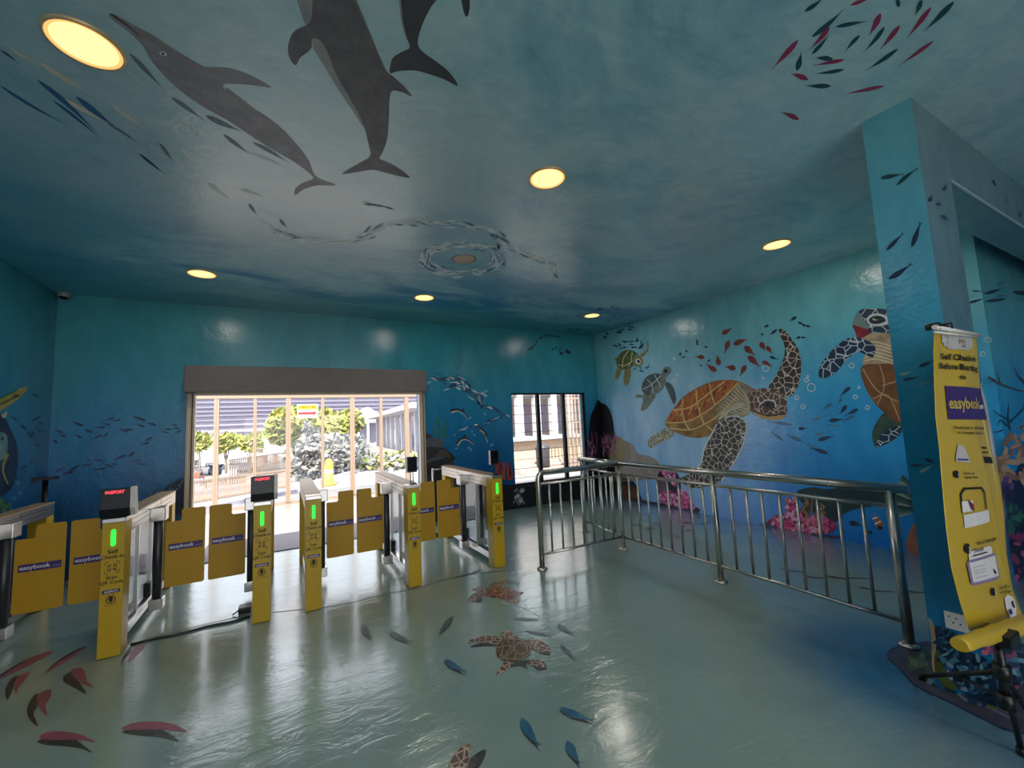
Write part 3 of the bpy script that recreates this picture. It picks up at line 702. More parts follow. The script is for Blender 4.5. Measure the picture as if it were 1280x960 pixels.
class Fig:
    def __init__(s, plane, lift=0): s.ax, s.val, s.dir, s.par = PL[plane]; s.mb = MB(); s.k = 0; s.lift = lift
    def P(s, p, off): return on(p[0], p[1], s.ax, s.val+s.dir*off)
    def off(s, layer=None):
        if layer is None: s.k += 1; layer = s.k
        return .0011+s.lift+.00022*min(layer, 14)
    def poly(s, pts, m, sm=4, layer=None):
        if sm: pts = smooth(pts, True, sm)
        o = s.off(layer); tri = tessellate_polygon([[Vector((x, y, 0)) for x, y in pts]])
        s.mb.add([s.P(p, o) for p in pts], [tuple(t) for t in tri], m); return s
    def stroke(s, pts, wd, m, layer=None, w2=None, sm=4, closed=False):
        if sm and len(pts) > 2: pts = smooth(pts, closed, sm)
        if closed: pts = pts+[pts[0]]
        o = s.off(layer); n = len(pts); vs = []
        for i, p in enumerate(pts):
            a, b = pts[max(i-1, 0)], pts[min(i+1, n-1)]
            if closed and i in (0, n-1): a, b = pts[-2], pts[1]
            dx, dy = b[0]-a[0], b[1]-a[1]; L = math.hypot(dx, dy) or 1
            ww = (wd if w2 is None else wd+(w2-wd)*i/(n-1))/2
            vs += [s.P((p[0]-dy/L*ww, p[1]+dx/L*ww), o), s.P((p[0]+dy/L*ww, p[1]-dx/L*ww), o)]
        s.mb.add(vs, [(2*i, 2*i+1, 2*i+3, 2*i+2) for i in range(n-1)], m); return s
    def fish(s, h, t, wd, m, tail=True, layer=None, bend=0):
        dx, dy = t[0]-h[0], t[1]-h[1]; L = math.hypot(dx, dy) or 1; ux, uy = dx/L, dy/L; nx, ny = -uy, ux
        pr = [(0, 0), (.08, .5), (.22, .9), (.38, 1), (.6, .66), (.8, .22), (.86, .14)]
        if tail: pr += [(1, .62)]
        else: pr += [(1, .03)]
        def q(a, b):
            c = bend*L*4*a*(1-a); return (h[0]+ux*L*a+nx*(b*wd/2+c), h[1]+uy*L*a+ny*(b*wd/2+c))
        pts = [q(a, b) for a, b in pr] + ([q(.93, 0)] if tail else []) + [q(a, -b) for a, b in reversed(pr[1:])]
        return s.poly(pts, m, 0, layer)
    def ring(s, c, r, m, wd=1.0, ry=None):
        return s.stroke([(c[0]+r*math.cos(2*PI*k/12), c[1]+(ry or r)*math.sin(2*PI*k/12)) for k in range(12)], wd, m, 3, None, 2, True)
    def blobs(s, region, n, r, mats, seed=1, asp=.7):
        q = random.Random(seed); xs = [p[0] for p in region]; ys = [p[1] for p in region]; c = 0
        while c < n:
            x, y = q.uniform(min(xs), max(xs)), q.uniform(min(ys), max(ys)); ins = False
            for i in range(len(region)):
                (x1, y1), (x2, y2) = region[i-1], region[i]
                if (y1 > y) != (y2 > y) and x < (x2-x1)*(y-y1)/(y2-y1)+x1: ins = not ins
            if not ins: continue
            a = q.uniform(0, PI); rr = r*q.uniform(.6, 1.25); ca, sa = math.cos(a), math.sin(a)
            s.poly([(x+rr*(ca*math.cos(t)-asp*sa*math.sin(t)), y+rr*(sa*math.cos(t)+asp*ca*math.sin(t))) for t in [2*PI*k/7 for k in range(7)]], q.choice(mats), 0, 4+c/n*8)
            c += 1
        return s
    def done(s, name, label=None):
        o = s.mb.build(name, s.par, recalc=False)
        if label: o['label'] = label
        return o
def fishes(plane, name, spec, tf, m, s=1, tail=True, label=None, lift=0):   # one painted fish each
    for it in spec:
        h, t = tf(it[0], it[1]); wd = it[2]/s
        Fig(plane, lift+rng.uniform(0, .0006)).fish(h, t, wd, m if len(it) < 4 else it[3], tail, 1, rng.uniform(-.03, .03)).done(name, label)
def stream(plane, name, path, n, ln, wd, mats, jit, seed, label=None, wave=0):   # a shoal along a path, painted as one
    r = random.Random(seed); pts = smooth(path, False, 8); F_ = Fig(plane)
    for k in range(n):
        i = r.randrange(len(pts)-1); a, b = pts[i], pts[i+1]
        dx, dy = b[0]-a[0], b[1]-a[1]; L = math.hypot(dx, dy) or 1; ux, uy = dx/L, dy/L
        ang = r.gauss(0, .16); ux, uy = ux*math.cos(ang)-uy*math.sin(ang), ux*math.sin(ang)+uy*math.cos(ang)
        x, y = a[0]+r.gauss(0, jit), a[1]+r.gauss(0, jit*.6); l = ln*r.uniform(.6, 1.3)
        F_.fish((x+ux*l/2, y+uy*l/2), (x-ux*l/2, y-uy*l/2), wd*r.uniform(.7, 1.3), r.choice(mats), False, 1+r.random()*6, r.uniform(-.06, .06))
    return F_.done(name, label)

# --- palette
c_dol = paint('98929a', '827c84'); c_dol2 = paint('6b666b', '57535a'); c_dol3 = paint('454952', '393d45'); c_bel = paint('a3a09f', '8d8f93')
c_blue = paint('2e6391'); c_navy = paint('1d3c5c'); c_dnavy = paint('15304f'); c_beige = paint('e3d3c2'); c_grey = paint('6a7580'); c_pale = paint('cfd8d6'); c_lb = paint('8fb3c8')
c_white = paint('dfe4e0'); c_green = paint('1f4a4e'); c_red = paint('9c2f55'); c_black = paint('0a0c10', '14161c')

# --- ceiling: three dolphins
z = Zc(0, 0, 2.977)
f = Fig('ceil').poly(z((405,50),(440,60),(500,95),(560,125),(620,165),(700,215),(760,248),(800,250),(860,255),(930,280),(1010,325),(950,318),(880,312),(832,315),(850,345),(920,390),(1000,440),(1060,490),(1110,545),(1150,600),(1170,650),(1200,670),(1250,688),(1200,690),(1178,690),(1130,705),(1098,727),(1100,700),(1130,680),(1165,665),(1145,640),(1090,600),(1020,560),(940,510),(850,450),(760,400),(680,345),(610,280),(560,220),(530,170),(480,120),(420,75)), c_dol)
f.stroke(z((425,62),(520,120),(620,180),(720,240),(790,262)), 5, paint('8f857f'), w2=2).stroke(z((840,330),(930,400),(1030,475),(1110,560),(1160,640)), 4, paint('958c89'), w2=2)
f.stroke(z((600,260),(720,350),(850,440),(1000,540)), 3, paint('8e8886'), w2=1)
f.stroke(z((412,52),(470,92),(520,135)), 2.5, paint('3b3a40'), w2=.8)
f.poly(z((592,196),(608,192),(622,205),(606,208)), c_white, 2).poly(z((600,197),(608,196),(613,203),(605,205)), c_black, 2); f.done('painted_dolphin', 'warm grey dolphin with long snout')
z = Zc(340, 0, 2.977)
f = Fig('ceil').poly(z((92,0),(40,-160),(60,-250),(160,-250),(152,-60),(148,0),(145,78),(125,92),(105,40)), c_bel)
f.poly(z((150,142),(178,145),(208,185),(240,270),(290,352),(330,430),(342,475),(300,412),(240,322),(180,222),(155,180)), c_bel)
f.poly(z((150,-120),(150,0),(145,75),(125,95),(80,120),(60,170),(65,215),(88,243),(105,215),(145,182),(150,145),(178,150),(205,190),(235,270),(280,350),(320,420),(345,480),(360,540),(365,580),(330,605),(285,630),(262,648),(320,640),(378,632),(430,645),(512,662),(470,625),(420,600),(400,590),(415,560),(430,510),(435,440),(442,345),(480,342),(520,358),(490,320),(450,285),(425,262),(395,200),(355,100),(310,0),(270,-110),(240,-240),(190,-330),(150,-330),(140,-230)), c_dol2)
f.stroke(z((300,-20),(360,120),(400,215),(440,300)), 3, paint('6b6767'), w2=1).stroke(z((262,60),(310,190),(370,330),(395,470)), 5, paint('625d60'), w2=1); f.done('painted_dolphin', 'large brown-grey dolphin with pale belly')
f = Fig('ceil').poly(z((470,-120),(478,50),(490,110),(505,150),(512,178),(480,195),(450,215),(440,245),(440,272),(470,265),(510,262),(540,264),(590,278),(640,295),(692,320),(665,275),(620,235),(570,200),(545,172),(545,140),(560,90),(590,30),(612,0),(660,-60),(700,-10),(712,40),(722,62),(732,50),(736,0),(720,-90),(640,-240),(540,-260)), c_dol3)
f.stroke(z((474,-20),(484,80),(503,150)), 3, c_bel, w2=1); f.done('painted_dolphin', 'dark tail of a dolphin cut by the picture top')
z = Zc(0, 60, 4.8)
fishes('ceil', 'painted_fish', [((0,225),(400,460),18,c_blue),((218,188),(590,520),30,c_blue),((455,290),(700,480),34,c_blue),((310,310),(615,558),18,c_blue),((0,10),(120,100),12,c_navy),
 ((230,80),(590,295),28,c_beige),((360,300),(665,465),28,c_beige),((665,340),(905,505),20,c_beige),((60,0),(240,105),14,c_beige),((0,120),(260,320),13,c_lb),
 ((775,30),(985,252),27,c_grey),((1025,295),(1230,440),26,c_grey),((740,120),(930,290),16,c_pale),((1060,425),(1240,560),22,c_pale),((830,630),(1000,765),18,c_navy),((955,570),(1045,690),24,c_grey),
 ((1035,640),(1125,745),20,c_pale),((1080,600),(1185,705),22,c_white),((640,450),(860,590),14,c_grey)], z, None, 4.8, False)
z = Zc(0, 0, 2.977)
fishes('ceil', 'painted_fish', [((765,430),(900,490),20,c_grey),((830,500),(930,575),15,c_grey),((940,530),(1075,608),14,c_grey),((930,570),(1060,620),12,c_white),((770,680),(855,742),20,c_white),((895,705),(975,730),14,c_pale),((925,758),(957,800),14,c_grey),((1040,815),(1070,850),14,c_grey)], z, None, 2.977, False)
z2 = Zc(340, 0, 2.977); z3 = Zc(400, 240, 3.556)
c_w2 = paint('f2f5f3'); MIX = [c_w2, c_w2, c_w2, paint('4f7596'), c_pale, c_lb]
stream('ceil', 'painted_fish_shoal', z2((-40,830),(60,880),(150,888),(250,900),(340,885),(400,852),(470,830),(560,828)), 60, 15, 2.4, [c_white, c_w2, c_pale, c_w2, paint('6d8ea8')], 3, 1)
stream('ceil', 'painted_fish_shoal', z3((180,205),(240,165),(330,138),(450,135),(560,140),(680,150),(760,165),(810,205),(835,245)), 70, 18, 2.8, MIX, 2.5, 2)
stream('ceil', 'painted_fish_shoal', z3((770,240),(850,255),(920,280),(980,300),(1030,335),(1050,380)), 36, 14, 3.0, MIX, 2.6, 3)
for rx, ry, n, sd in ((175, 72, 80, 4), (140, 55, 50, 5)):
    stream('ceil', 'painted_fish_shoal', z3(*[(628+rx*math.cos(2*PI*k/16), 298+ry*math.sin(2*PI*k/16)) for k in range(17)]), n, 17, 2.8, MIX, 1.6, sd)
stream('ceil', 'painted_fish_shoal', z3((210,50),(250,58),(300,72)), 4, 20, 2.6, [c_grey], .6, 6)
stream('ceil', 'painted_fish_shoal', z3((770,190),(790,215),(815,300),(822,320)), 12, 10, 3.4, [c_navy, c_lb], 3, 7)
z = Zc(900, 0, 3.31)
for m, L in ((c_green, [((350,48),(432,-12),16),((378,155),(515,35),18),((478,112),(618,87),16),((380,225),(455,140),14),((318,292),(337,212),20),((468,245),(388,240),18),((515,287),(388,306),14),((460,355),(348,353),18),((580,145),(515,218),14),((682,110),(593,217),16),((738,200),(598,294),16),((970,5),(843,132),20),((740,30),(735,-20),16),((835,0),(808,66),18)]),
             (c_red, [((540,22),(622,-4),14),((665,55),(615,150),22),((455,110),(372,205),18),((325,165),(212,290),20),((365,330),(290,304),20),((515,247),(385,272),14),((682,355),(510,390),14),((745,105),(662,208),18),((875,28),(770,163),18),((885,168),(740,272),14),((328,495),(248,463),18)])):
    fishes('ceil', 'painted_fish', L, z, m, 2.9, False)
stream('ceil', 'painted_fish_shoal', [(700,409),(730,412),(765,398),(772,384),(752,386),(728,392),(722,398)], 18, 6, 1.5, [c_dnavy, c_navy], 3, 8)

# --- right wall
z = Zc(740, 360, 3.282)
c_net = net_paint('turtle_flipper_scales', '4a3f38', '332c2a', 'd6d0c2', 12, .045)
c_net2 = net_paint('turtle_head_scales', '6f4a3c', '54392f', 'd8cfc0', 13, .04)
c_shell = paint('c9742a', '8d3f1c', scale=7, stretch=(1, 1.6, .5)); c_shell2 = paint('b5863c', '7d5426', scale=8); c_sline = paint('e0c07a')
c_neck = paint('a79778', '7d6f5c', scale=10); c_nline = paint('d5cba9')
f = Fig('right').poly(z((300,575),(340,590),(325,612),(275,640),(240,657),(228,635),(242,610),(280,590)), net_paint('turtle_rear_scales', '8a8467', '6f6a55', 'dcd8c4', 18, .06))
f.poly(z((725,405),(758,352),(785,290),(790,240),(770,190),(768,168),(790,175),(820,210),(850,260),(858,320),(850,390),(830,430),(800,447),(765,430)), c_net)
f.poly(z((300,558),(330,500),(370,450),(420,415),(480,388),(540,376),(600,382),(650,405),(690,440),(660,500),(560,545),(510,590),(460,613),(400,612),(340,590)), c_shell2)
f.poly(z((305,548),(335,498),(372,452),(425,418),(482,391),(540,379),(595,386),(560,430),(500,480),(440,520),(380,548)), c_shell)
for L in (((302,552),(380,550),(445,522),(505,480),(560,430),(600,388)), ((380,548),(368,500),(374,452)), ((445,522),(430,460),(428,418)), ((505,480),(488,430),(482,391)), ((330,500),(400,490),(470,440),(545,382)), ((320,575),(400,582),(460,560),(520,520),(590,450)), ((400,582),(380,550)), ((460,560),(445,522)), ((500,590),(470,565))): f.stroke(z(*L), 1.7, c_sline, 8)
r_ = random.Random(2)
for k in range(46):
    a = r_.uniform(0, 1); x = 320+a*240; y = 540-a*130+r_.uniform(-42, 22)
    f.stroke(z((x, y), (x+16, y-22)), 1.6, r_.choice([paint('e89a3a'), paint('7a2f16'), paint('f0b552')]), 7, .3, 0)
f.poly(z((640,402),(600,390),(560,432),(520,480),(508,540),(560,545),(640,520),(665,480),(680,440)), c_neck)
for k in range(9): f.stroke(z((598-k*9,398+k*11),(630-k*4,440+k*10),(648,470+k*5)), 1.1, c_nline, 9)
for k in range(6): f.stroke(z((520+k*6,540-k*3),(545+k*8,505-k*6),(590+k*8,498-k*4)), 1.0, c_nline, 9)
f.poly(z((643,432),(690,412),(740,413),(790,440),(800,480),(795,525),(760,540),(700,533),(655,510),(642,470)), c_net2)
f.poly(z((655,505),(720,528),(795,520),(770,541),(700,536)), paint('c7a561')).stroke(z((650,498),(710,522),(797,515)), 1.3, c_black)
f.poly(z((695,478),(715,462),(745,468),(752,490),(725,497)), paint('3a2c28')).stroke(z((690,478),(715,460),(748,466),(754,490)), 1.6, c_white).poly(z((712,474),(728,470),(735,482),(720,486)), c_black, 3)
f.poly(z((545,532),(590,525),(630,550),(632,600),(602,680),(560,750),(530,792),(480,812),(420,822),(352,792),(365,778),(405,758),(447,720),(460,660),(490,600),(512,558)), c_net)
f.stroke(z((545,532),(590,525),(630,550),(632,600),(602,680),(560,750),(530,792)), 1.6, c_white).stroke(z((512,558),(490,600),(460,660),(447,720),(405,758)), 1.6, c_white)
f.done('painted_sea_turtle', 'large turtle with orange shell and white-seamed flippers')
c_tg = paint('6f7a42', '4a5a34', scale=14); c_tk = paint('9a9a6c', '77795a', scale=14); c_sl = paint('d6d3b4')
f = Fig('right').poly(z((195,272),(212,262),(226,245),(224,222),(230,218),(234,248),(222,268),(208,282)), c_tk)
f.poly(z((108,322),(96,350),(94,370),(108,372),(120,345),(124,322)), c_tk).poly(z((138,330),(130,360),(132,392),(146,400),(158,365),(158,330)), c_tk).poly(z((96,300),(90,290),(100,283),(110,295)), c_tk)
f.poly(z((100,305),(112,272),(140,255),(170,258),(188,275),(180,305),(158,328),(125,335),(106,325)), c_tg)
for L in (((105,315),(135,318),(165,300),(185,275)), ((125,330),(128,290),(150,258)), ((150,325),(160,300),(165,262))): f.stroke(z(*L), 1, c_sl)
f.poly(z((165,300),(172,282),(192,275),(208,290),(207,312),(192,323),(173,318)), c_tk).poly(z((178,296),(190,290),(200,298),(196,312),(182,310)), c_white, 3).poly(z((184,298),(192,295),(197,303),(190,309)), c_black, 3); f.done('painted_sea_turtle', 'small green baby turtle with raised flipper')
c_tb = paint('8a958c', '68766f', scale=14); c_tb2 = paint('5d6d72', '48575e', scale=14)
f = Fig('right').poly(z((205,440),(190,437),(177,441),(185,450),(210,448)), c_tb).poly(z((212,438),(240,428),(262,440),(245,470),(222,498),(200,502),(208,470)), c_tb)
f.poly(z((298,384),(325,395),(340,425),(345,460),(335,477),(320,445),(305,410)), c_tb2)
f.poly(z((203,405),(215,375),(235,357),(268,350),(300,366),(298,395),(270,425),(235,438),(212,432)), c_tb2)
f.poly(z((235,425),(265,400),(290,370),(303,385),(285,420),(255,435)), c_tb)
for L in (((210,415),(245,395),(285,358)), ((225,375),(245,395),(250,430)), ((255,355),(268,378),(285,410))): f.stroke(z(*L), 1, c_pale)
f.poly(z((285,365),(288,340),(300,324),(320,325),(324,342),(310,360),(300,372)), c_tb).poly(z((296,338),(306,334),(310,344),(300,348)), c_black, 3); f.done('painted_sea_turtle', 'small grey baby turtle')
c_nv = net_paint('navy_turtle_scales', '1d3d5e', '14283f', 'b9cbd2', 11, .045); c_cream = paint('c9b48f', '9c8667', scale=8); c_brn = paint('8a5a34', '6b4428', scale=6)
f = Fig('right').poly(z((1200,512),(1235,530),(1272,560),(1256,610),(1180,652),(1156,642),(1150,592),(1170,545)), paint('3d5c48', '2c4540')).poly(z((1200,590),(1262,565),(1252,610),(1180,650),(1165,640)), c_nv, 3)
f.poly(z((1105,200),(1160,185),(1300,180),(1320,330),(1230,340),(1115,315),(1125,255)), c_cream)
f.poly(z((1106,322),(1180,312),(1310,325),(1330,480),(1265,552),(1200,512),(1150,460),(1112,385)), c_brn)
for L in (((1110,330),(1170,420),(1262,470)), ((1180,315),(1200,400),(1170,480)), ((1190,400),(1260,380)), ((1150,455),(1215,440),(1262,545))): f.stroke(z(*L), 1.2, paint('c9a57a'))
for k in range(6): f.stroke(z((1118,230+k*14),(1170,222+k*14),(1260,250+k*14)), 1.0, paint('efe3c8'), 8)
f.poly(z((1062,203),(1100,205),(1160,236),(1150,285),(1090,262),(1040,300),(1000,347),(950,371),(930,358),(940,312),(980,260),(1022,222)), c_nv)
f.poly(z((1068,152),(1078,118),(1098,92),(1135,83),(1210,88),(1290,110),(1290,180),(1205,185),(1130,172),(1090,158)), c_nv)
f.poly(z((1068,152),(1080,112),(1098,100),(1112,130),(1140,160),(1120,165),(1090,157)), paint('6f8a86'))
f.poly(z((1069,152),(1100,160),(1150,176),(1135,190),(1105,205),(1086,198),(1078,175)), paint('a02a3a', '6e1d2c'))
f.poly(z((1125,130),(1145,108),(1180,105),(1215,120),(1215,148),(1170,155),(1138,150)), c_pale).poly(z((1136,131),(1155,115),(1190,117),(1205,135),(1175,147),(1146,145)), paint('1c2830')).poly(z((1150,125),(1168,120),(1176,130),(1158,134)), c_white, 3); f.done('painted_sea_turtle', 'turtle with open red mouth, half behind the pillar')
c_rf = paint('8a3a2c', '6d2a24')
fishes('right', 'painted_fish', [((532,190),(574,164),20),((562,214),(543,268),22),((580,232),(638,209),24),((625,238),(670,276),26),((690,222),(710,258),24),((715,238),(741,270),18),((640,278),(688,324),26),((520,318),(514,276),22),((462,285),(422,282),18),((512,342),(468,310),22),((590,332),(547,322),24),((632,316),(608,362),22),((698,300),(741,323),20)], z, c_rf, 3.282)
stream('right', 'painted_fish_shoal', z((425,208),(440,235),(475,250),(400,255),(360,286),(400,285),(490,292),(420,328)), 12, 5, 2.2, [c_dnavy], 2, 11)
fishes('right', 'painted_fish', [((840,118),(810,136),14),((725,152),(704,163),12),((755,175),(728,192),12),((845,140),(870,149),11),((862,150),(882,158),10),((878,154),(900,160),10),((856,200),(833,208),11),((857,203),(880,204),9),((728,281),(764,293),12),((705,188),(690,192),9),((760,170),(742,180),9)], z, c_dnavy, 3.282)
c_gb = paint('3f6f96'); c_gb2 = paint('4f84ad')
fishes('right', 'painted_fish', [((1062,405),(1016,446),16,c_navy),((1025,450),(1008,478),14,c_gb),((1045,480),(1013,518),18,c_navy),((1092,495),(1038,522),16,c_navy),((1080,520),(1028,552),14,c_gb),((970,545),(1032,538),18,c_navy),((985,472),(940,502),14,c_gb),((925,625),(992,608),18,c_navy),((970,680),(893,656),18,c_navy),((910,605),(965,590),13,c_gb2),((860,628),(798,598),16,c_gb),((845,577),(882,576),14,c_navy),((785,628),(733,588),14,c_gb2),((825,562),(718,546),14,c_gb2),((880,640),(930,655),11,c_gb2),((965,560),(1035,566),10,c_gb2),((900,545),(960,525),12,c_gb2)], z, None, 3.282)
stream('right', 'painted_fish_shoal', Zc(500, 380, 4)((1020,160),(1080,185),(1140,190),(1200,175),(1190,215),(1110,215),(1090,200)), 22, 6, 2.0, [c_dnavy, c_navy], 3, 12)
stream('right', 'painted_fish_shoal', Zc(500, 380, 4)((1095,140),(1130,125),(1160,118),(1110,95)), 8, 6, 2.0, [c_dnavy, c_navy], 2, 13)
stream('right', 'painted_fish_shoal', z((172,338),(195,330),(215,345),(230,318)), 7, 6, 2.0, [c_blue], 1.5, 14)
for x, y, r in ((712,330,12),(407,405,8),(880,378,8),(900,408,16),(840,450,8),(865,487,8),(1065,318,10),(1080,447,8),(1130,490,8),(338,290,5),(337,380,6),(350,357,4),(704,370,4),(1095,408,4),(885,362,4)):
    q = z((x, y))[0]; Fig('right').ring(q, r/3.282, c_white, .9).done('painted_bubble')
# reef along the foot of the right wall
f = Fig('right').poly(z((8,645),(60,612),(95,608),(130,625),(165,640),(190,680),(235,690),(270,712),(300,770),(200,790),(90,790),(8,760)), paint('a59a90', '857d7a', scale=5)).poly(z((95,612),(130,625),(150,680),(110,720),(70,700)), paint('a88f55', '8f846f', scale=9)); f.done('painted_rock', 'beige painted rock')
z8 = Zc(740, 560, 8)
f = Fig('right').poly(z8((-10,300),(180,240),(330,290),(420,340),(480,460),(480,560),(240,560),(40,580),(-10,560)), paint('14202a', '24323a', scale=7)).poly(z8((290,385),(380,375),(460,440),(470,500),(380,520),(300,510)), paint('7a4a34', '4d3026'))
f.poly(z8((20,575),(240,535),(480,520),(680,550),(1040,590),(1060,650),(900,640),(680,600),(400,580),(60,600)), paint('4a3350', '332540')); f.done('painted_reef', 'dark reef foot with brown creature')
PK = [paint('c23a78'), paint('e07aa8'), paint('f0b4cc'), paint('8f2458'), paint('d85590')]
f = Fig('right').poly(z8((675,230),(860,260),(870,470),(670,480)), paint('1c2c46', '2a2238')).poly(z8((672,300),(740,312),(745,450),(680,460)), paint('7d6468', '5d4a52'))
R1 = z8((630,195),(720,185),(800,200),(835,280),(840,380),(770,330),(700,240)); R2 = z8((678,455),(770,430),(860,485),(860,420),(920,420),(975,500),(1045,600),(960,612),(860,590),(700,550))
f.blobs(R1, 130, 1.9, PK, 3).blobs(R2, 300, 2.0, PK, 4); f.done('painted_coral', 'pink coral cluster below the big turtle')
z5 = Zc(940, 560, 3.554)
f = Fig('right').poly(z5((195,205),(260,175),(330,182),(420,172),(520,165),(720,170),(720,290),(690,268),(580,258),(460,272),(400,300),(370,330),(280,300)), paint('173038', '1f3f40', scale=5)); f.done('painted_reef', 'dark green reef hill')
f = Fig('right').poly(z5((10,350),(90,330),(200,370),(320,385),(420,395),(300,405),(160,398),(40,375)), paint('452f4c', '2d2740')).poly(z5((70,322),(150,288),(165,235),(200,260),(260,300),(330,308),(375,340),(345,378),(200,374),(100,348)), paint('7a2a58'))
f.blobs(z5((70,322),(150,288),(155,225),(190,228),(200,280),(260,300),(330,308),(375,340),(345,378),(200,374),(100,348)), 260, 3.0, PK+[paint('d86a6a')], 5)
c_tan = paint('b98f68'); c_tan2 = paint('8f6a4c')
r_ = random.Random(8)
for k in range(16):
    x = r_.uniform(215, 345); y = 300+r_.uniform(-10, 25); h = r_.uniform(60, 115)*(1 if x < 285 else .5)
    f.stroke(z5((x, y), (x+r_.uniform(-14, 14), y-h*.35), (x+r_.uniform(-14, 14), y-h*.7), (x+r_.uniform(-16, 16), y-h)), 2.6, r_.choice([c_tan, c_tan2]), 10, 1.2)
f.done('painted_coral', 'pink coral mound with tan anemone')
f = Fig('right').fish(z5((575,355))[0], z5((540,295))[0], 10, paint('b5602c')).stroke(z5((545,338),(572,325)), 2, c_white).stroke(z5((535,315),(558,308)), 2, c_white).poly(z5((560,345),(580,350),(578,362),(560,360)), paint('3a1c14')); f.done('painted_fish', 'small orange reef fish')
Fig('right').fish(z5((430,330))[0], z5((490,345))[0], 7, c_dnavy).done('painted_fish'); Fig('right').fish(z5((535,378))[0], z5((508,370))[0], 5, c_dnavy).done('painted_fish')
f = Fig('right')
for k in range(15):
    a = -1.9+k*.17; x, y = 720, 190+k*7; l = 120-abs(k-7)*3
    f.fish(z5((x+l*math.cos(PI+a*.4-.2), y-70+k*6))[0], z5((x, y))[0], 6, [paint('2c5a50'), paint('3f6a5f'), paint('8fa39c'), paint('1d4048')][k % 4], False)
f.poly(z5((688,405),(700,370),(725,330),(780,330),(800,500),(740,495),(700,470),(684,440)), paint('b5765c', '9c6450')); f.done('painted_plant', 'blue-green leaves with peach coral beside the pillar')

# --- far corner anemone, spread over both walls
zc = Zc(720, 540, 12)
f = Fig('right').poly([(740,507),(752,504),(760,509),(766,525),(769,560),(768,600),(766,640),(740,642)], paint('080a10', '141018')); f.done('painted_reef', 'black anemone rock in the corner')
f = Fig('back').poly([(736,640),(735.5,560),(737,528),(741,514),(752,505),(752,640)], paint('080a10', '141018')); f.done('painted_reef', 'black anemone rock in the corner')
PV = [paint('b56a98'), paint('8f4a78'), paint('d08fb0'), paint('6a3f78')]
for pl_, xs_ in (('right', (746, 770)), ('back', (736, 747))):
    f = Fig(pl_, .003); r_ = random.Random(5)
    for k in range(60 if pl_ == 'right' else 30):
        x, y = r_.uniform(*xs_), r_.uniform(545, 573); f.stroke([(x, y), (min(x+r_.uniform(-5, 6), xs_[1]), y-r_.uniform(3, 10))], 1.2, r_.choice(PV), 2+k % 10, .4, 0)
    f.stroke([(xs_[0], 577), ((xs_[0]+xs_[1])/2, 581), (xs_[1]-2, 577)], 5, paint('3f6a7a')); f.done('painted_anemone', 'pink-purple anemone fringe')

# --- back wall
z = Zc(60, 500, 7.111)
fishes('back', 'painted_fish', [((320,230),(205,190),22),((400,290),(310,255),22),((140,290),(30,262),16),((165,330),(80,295),18),((305,338),(230,308),18),((600,155),(490,190),15),((652,175),(550,193),15),((555,218),(480,207),13),((520,238),(400,245),13),((540,297),(470,335),15),((480,310),(385,355),15),((768,265),(600,268),15),((715,285),(650,270),13),((875,185),(735,135),20),((965,228),(865,200),19),((860,237),(780,213),17),((1150,230),(1095,210),14),((1175,250),(1095,260),12),((1105,258),(1010,255),14),((1075,293),(1000,280),14),((1190,270),(1120,298),13),((935,330),(845,370),16),((905,372),(810,410),15),((775,465),(700,510),20),((700,490),(580,535),19),((500,545),(375,528),14),((620,570),(530,575),14),((580,600),(480,560),18),((825,530),(730,545),15),((880,573),(770,560),14),((390,572),(280,577),15),((280,575),(150,650),18),((145,600),(30,655),13),((235,635),(110,660),20),((520,608),(390,618),16),((85,385),(35,350),20)], z, c_dnavy, 6.6, False)
r_ = random.Random(6); f = Fig('back')
for k in range(40):
    x = r_.uniform(880, 1200); y = 850-(x-880)*.45*r_.uniform(.3, 1.0)+r_.uniform(-5, 25); q = z((x, y))[0]
    f.stroke([q, (q[0]+r_.uniform(-2.5, 2.5), q[1]-r_.uniform(0, 3)), (q[0]+r_.uniform(-2, 4), q[1]-r_.uniform(0, 4))], 1.0, r_.choice([paint('6f8fa3'), paint('4a6c84'), paint('1c3550')]), 2+k % 10)
f.poly([(205,612),(215,604),(231,600),(230,640),(205,640)], paint('0d2740', '16334e'), layer=0); f.done('painted_coral', 'grey-blue coral beside the doorway')
z = Zc(520, 460, 6.857)
BW = [c_navy, c_navy, paint('24507f'), c_lb, c_white]
stream('back', 'painted_fish_shoal', z((165,85),(240,100),(320,105),(390,120),(430,160)), 34, 11, 2.2, BW, 3.5, 21)
stream('back', 'painted_fish_shoal', z((270,170),(340,145),(420,170),(450,200)), 16, 10, 2.2, BW, 2.5, 22)
stream('back', 'painted_fish_shoal', z((470,210),(520,240),(560,270),(580,320)), 30, 10, 2.2, BW, 3.5, 23)
stream('back', 'painted_fish_shoal', z((430,520),(530,490),(640,450),(720,420)), 18, 9, 1.8, BW, 2.5, 24)
stream('back', 'painted_fish_shoal', z((610,340),(680,355),(740,385),(790,405)), 10, 9, 2.0, BW, 1.5, 25)
fishes('back', 'painted_fish', [((400,110),(385,50),14,c_navy),((330,75),(375,50),10,c_navy),((620,190),(545,220),16,c_lb),((80,175),(130,150),10,c_navy),((90,130),(150,110),12,c_lb)], z, None, 6.857)
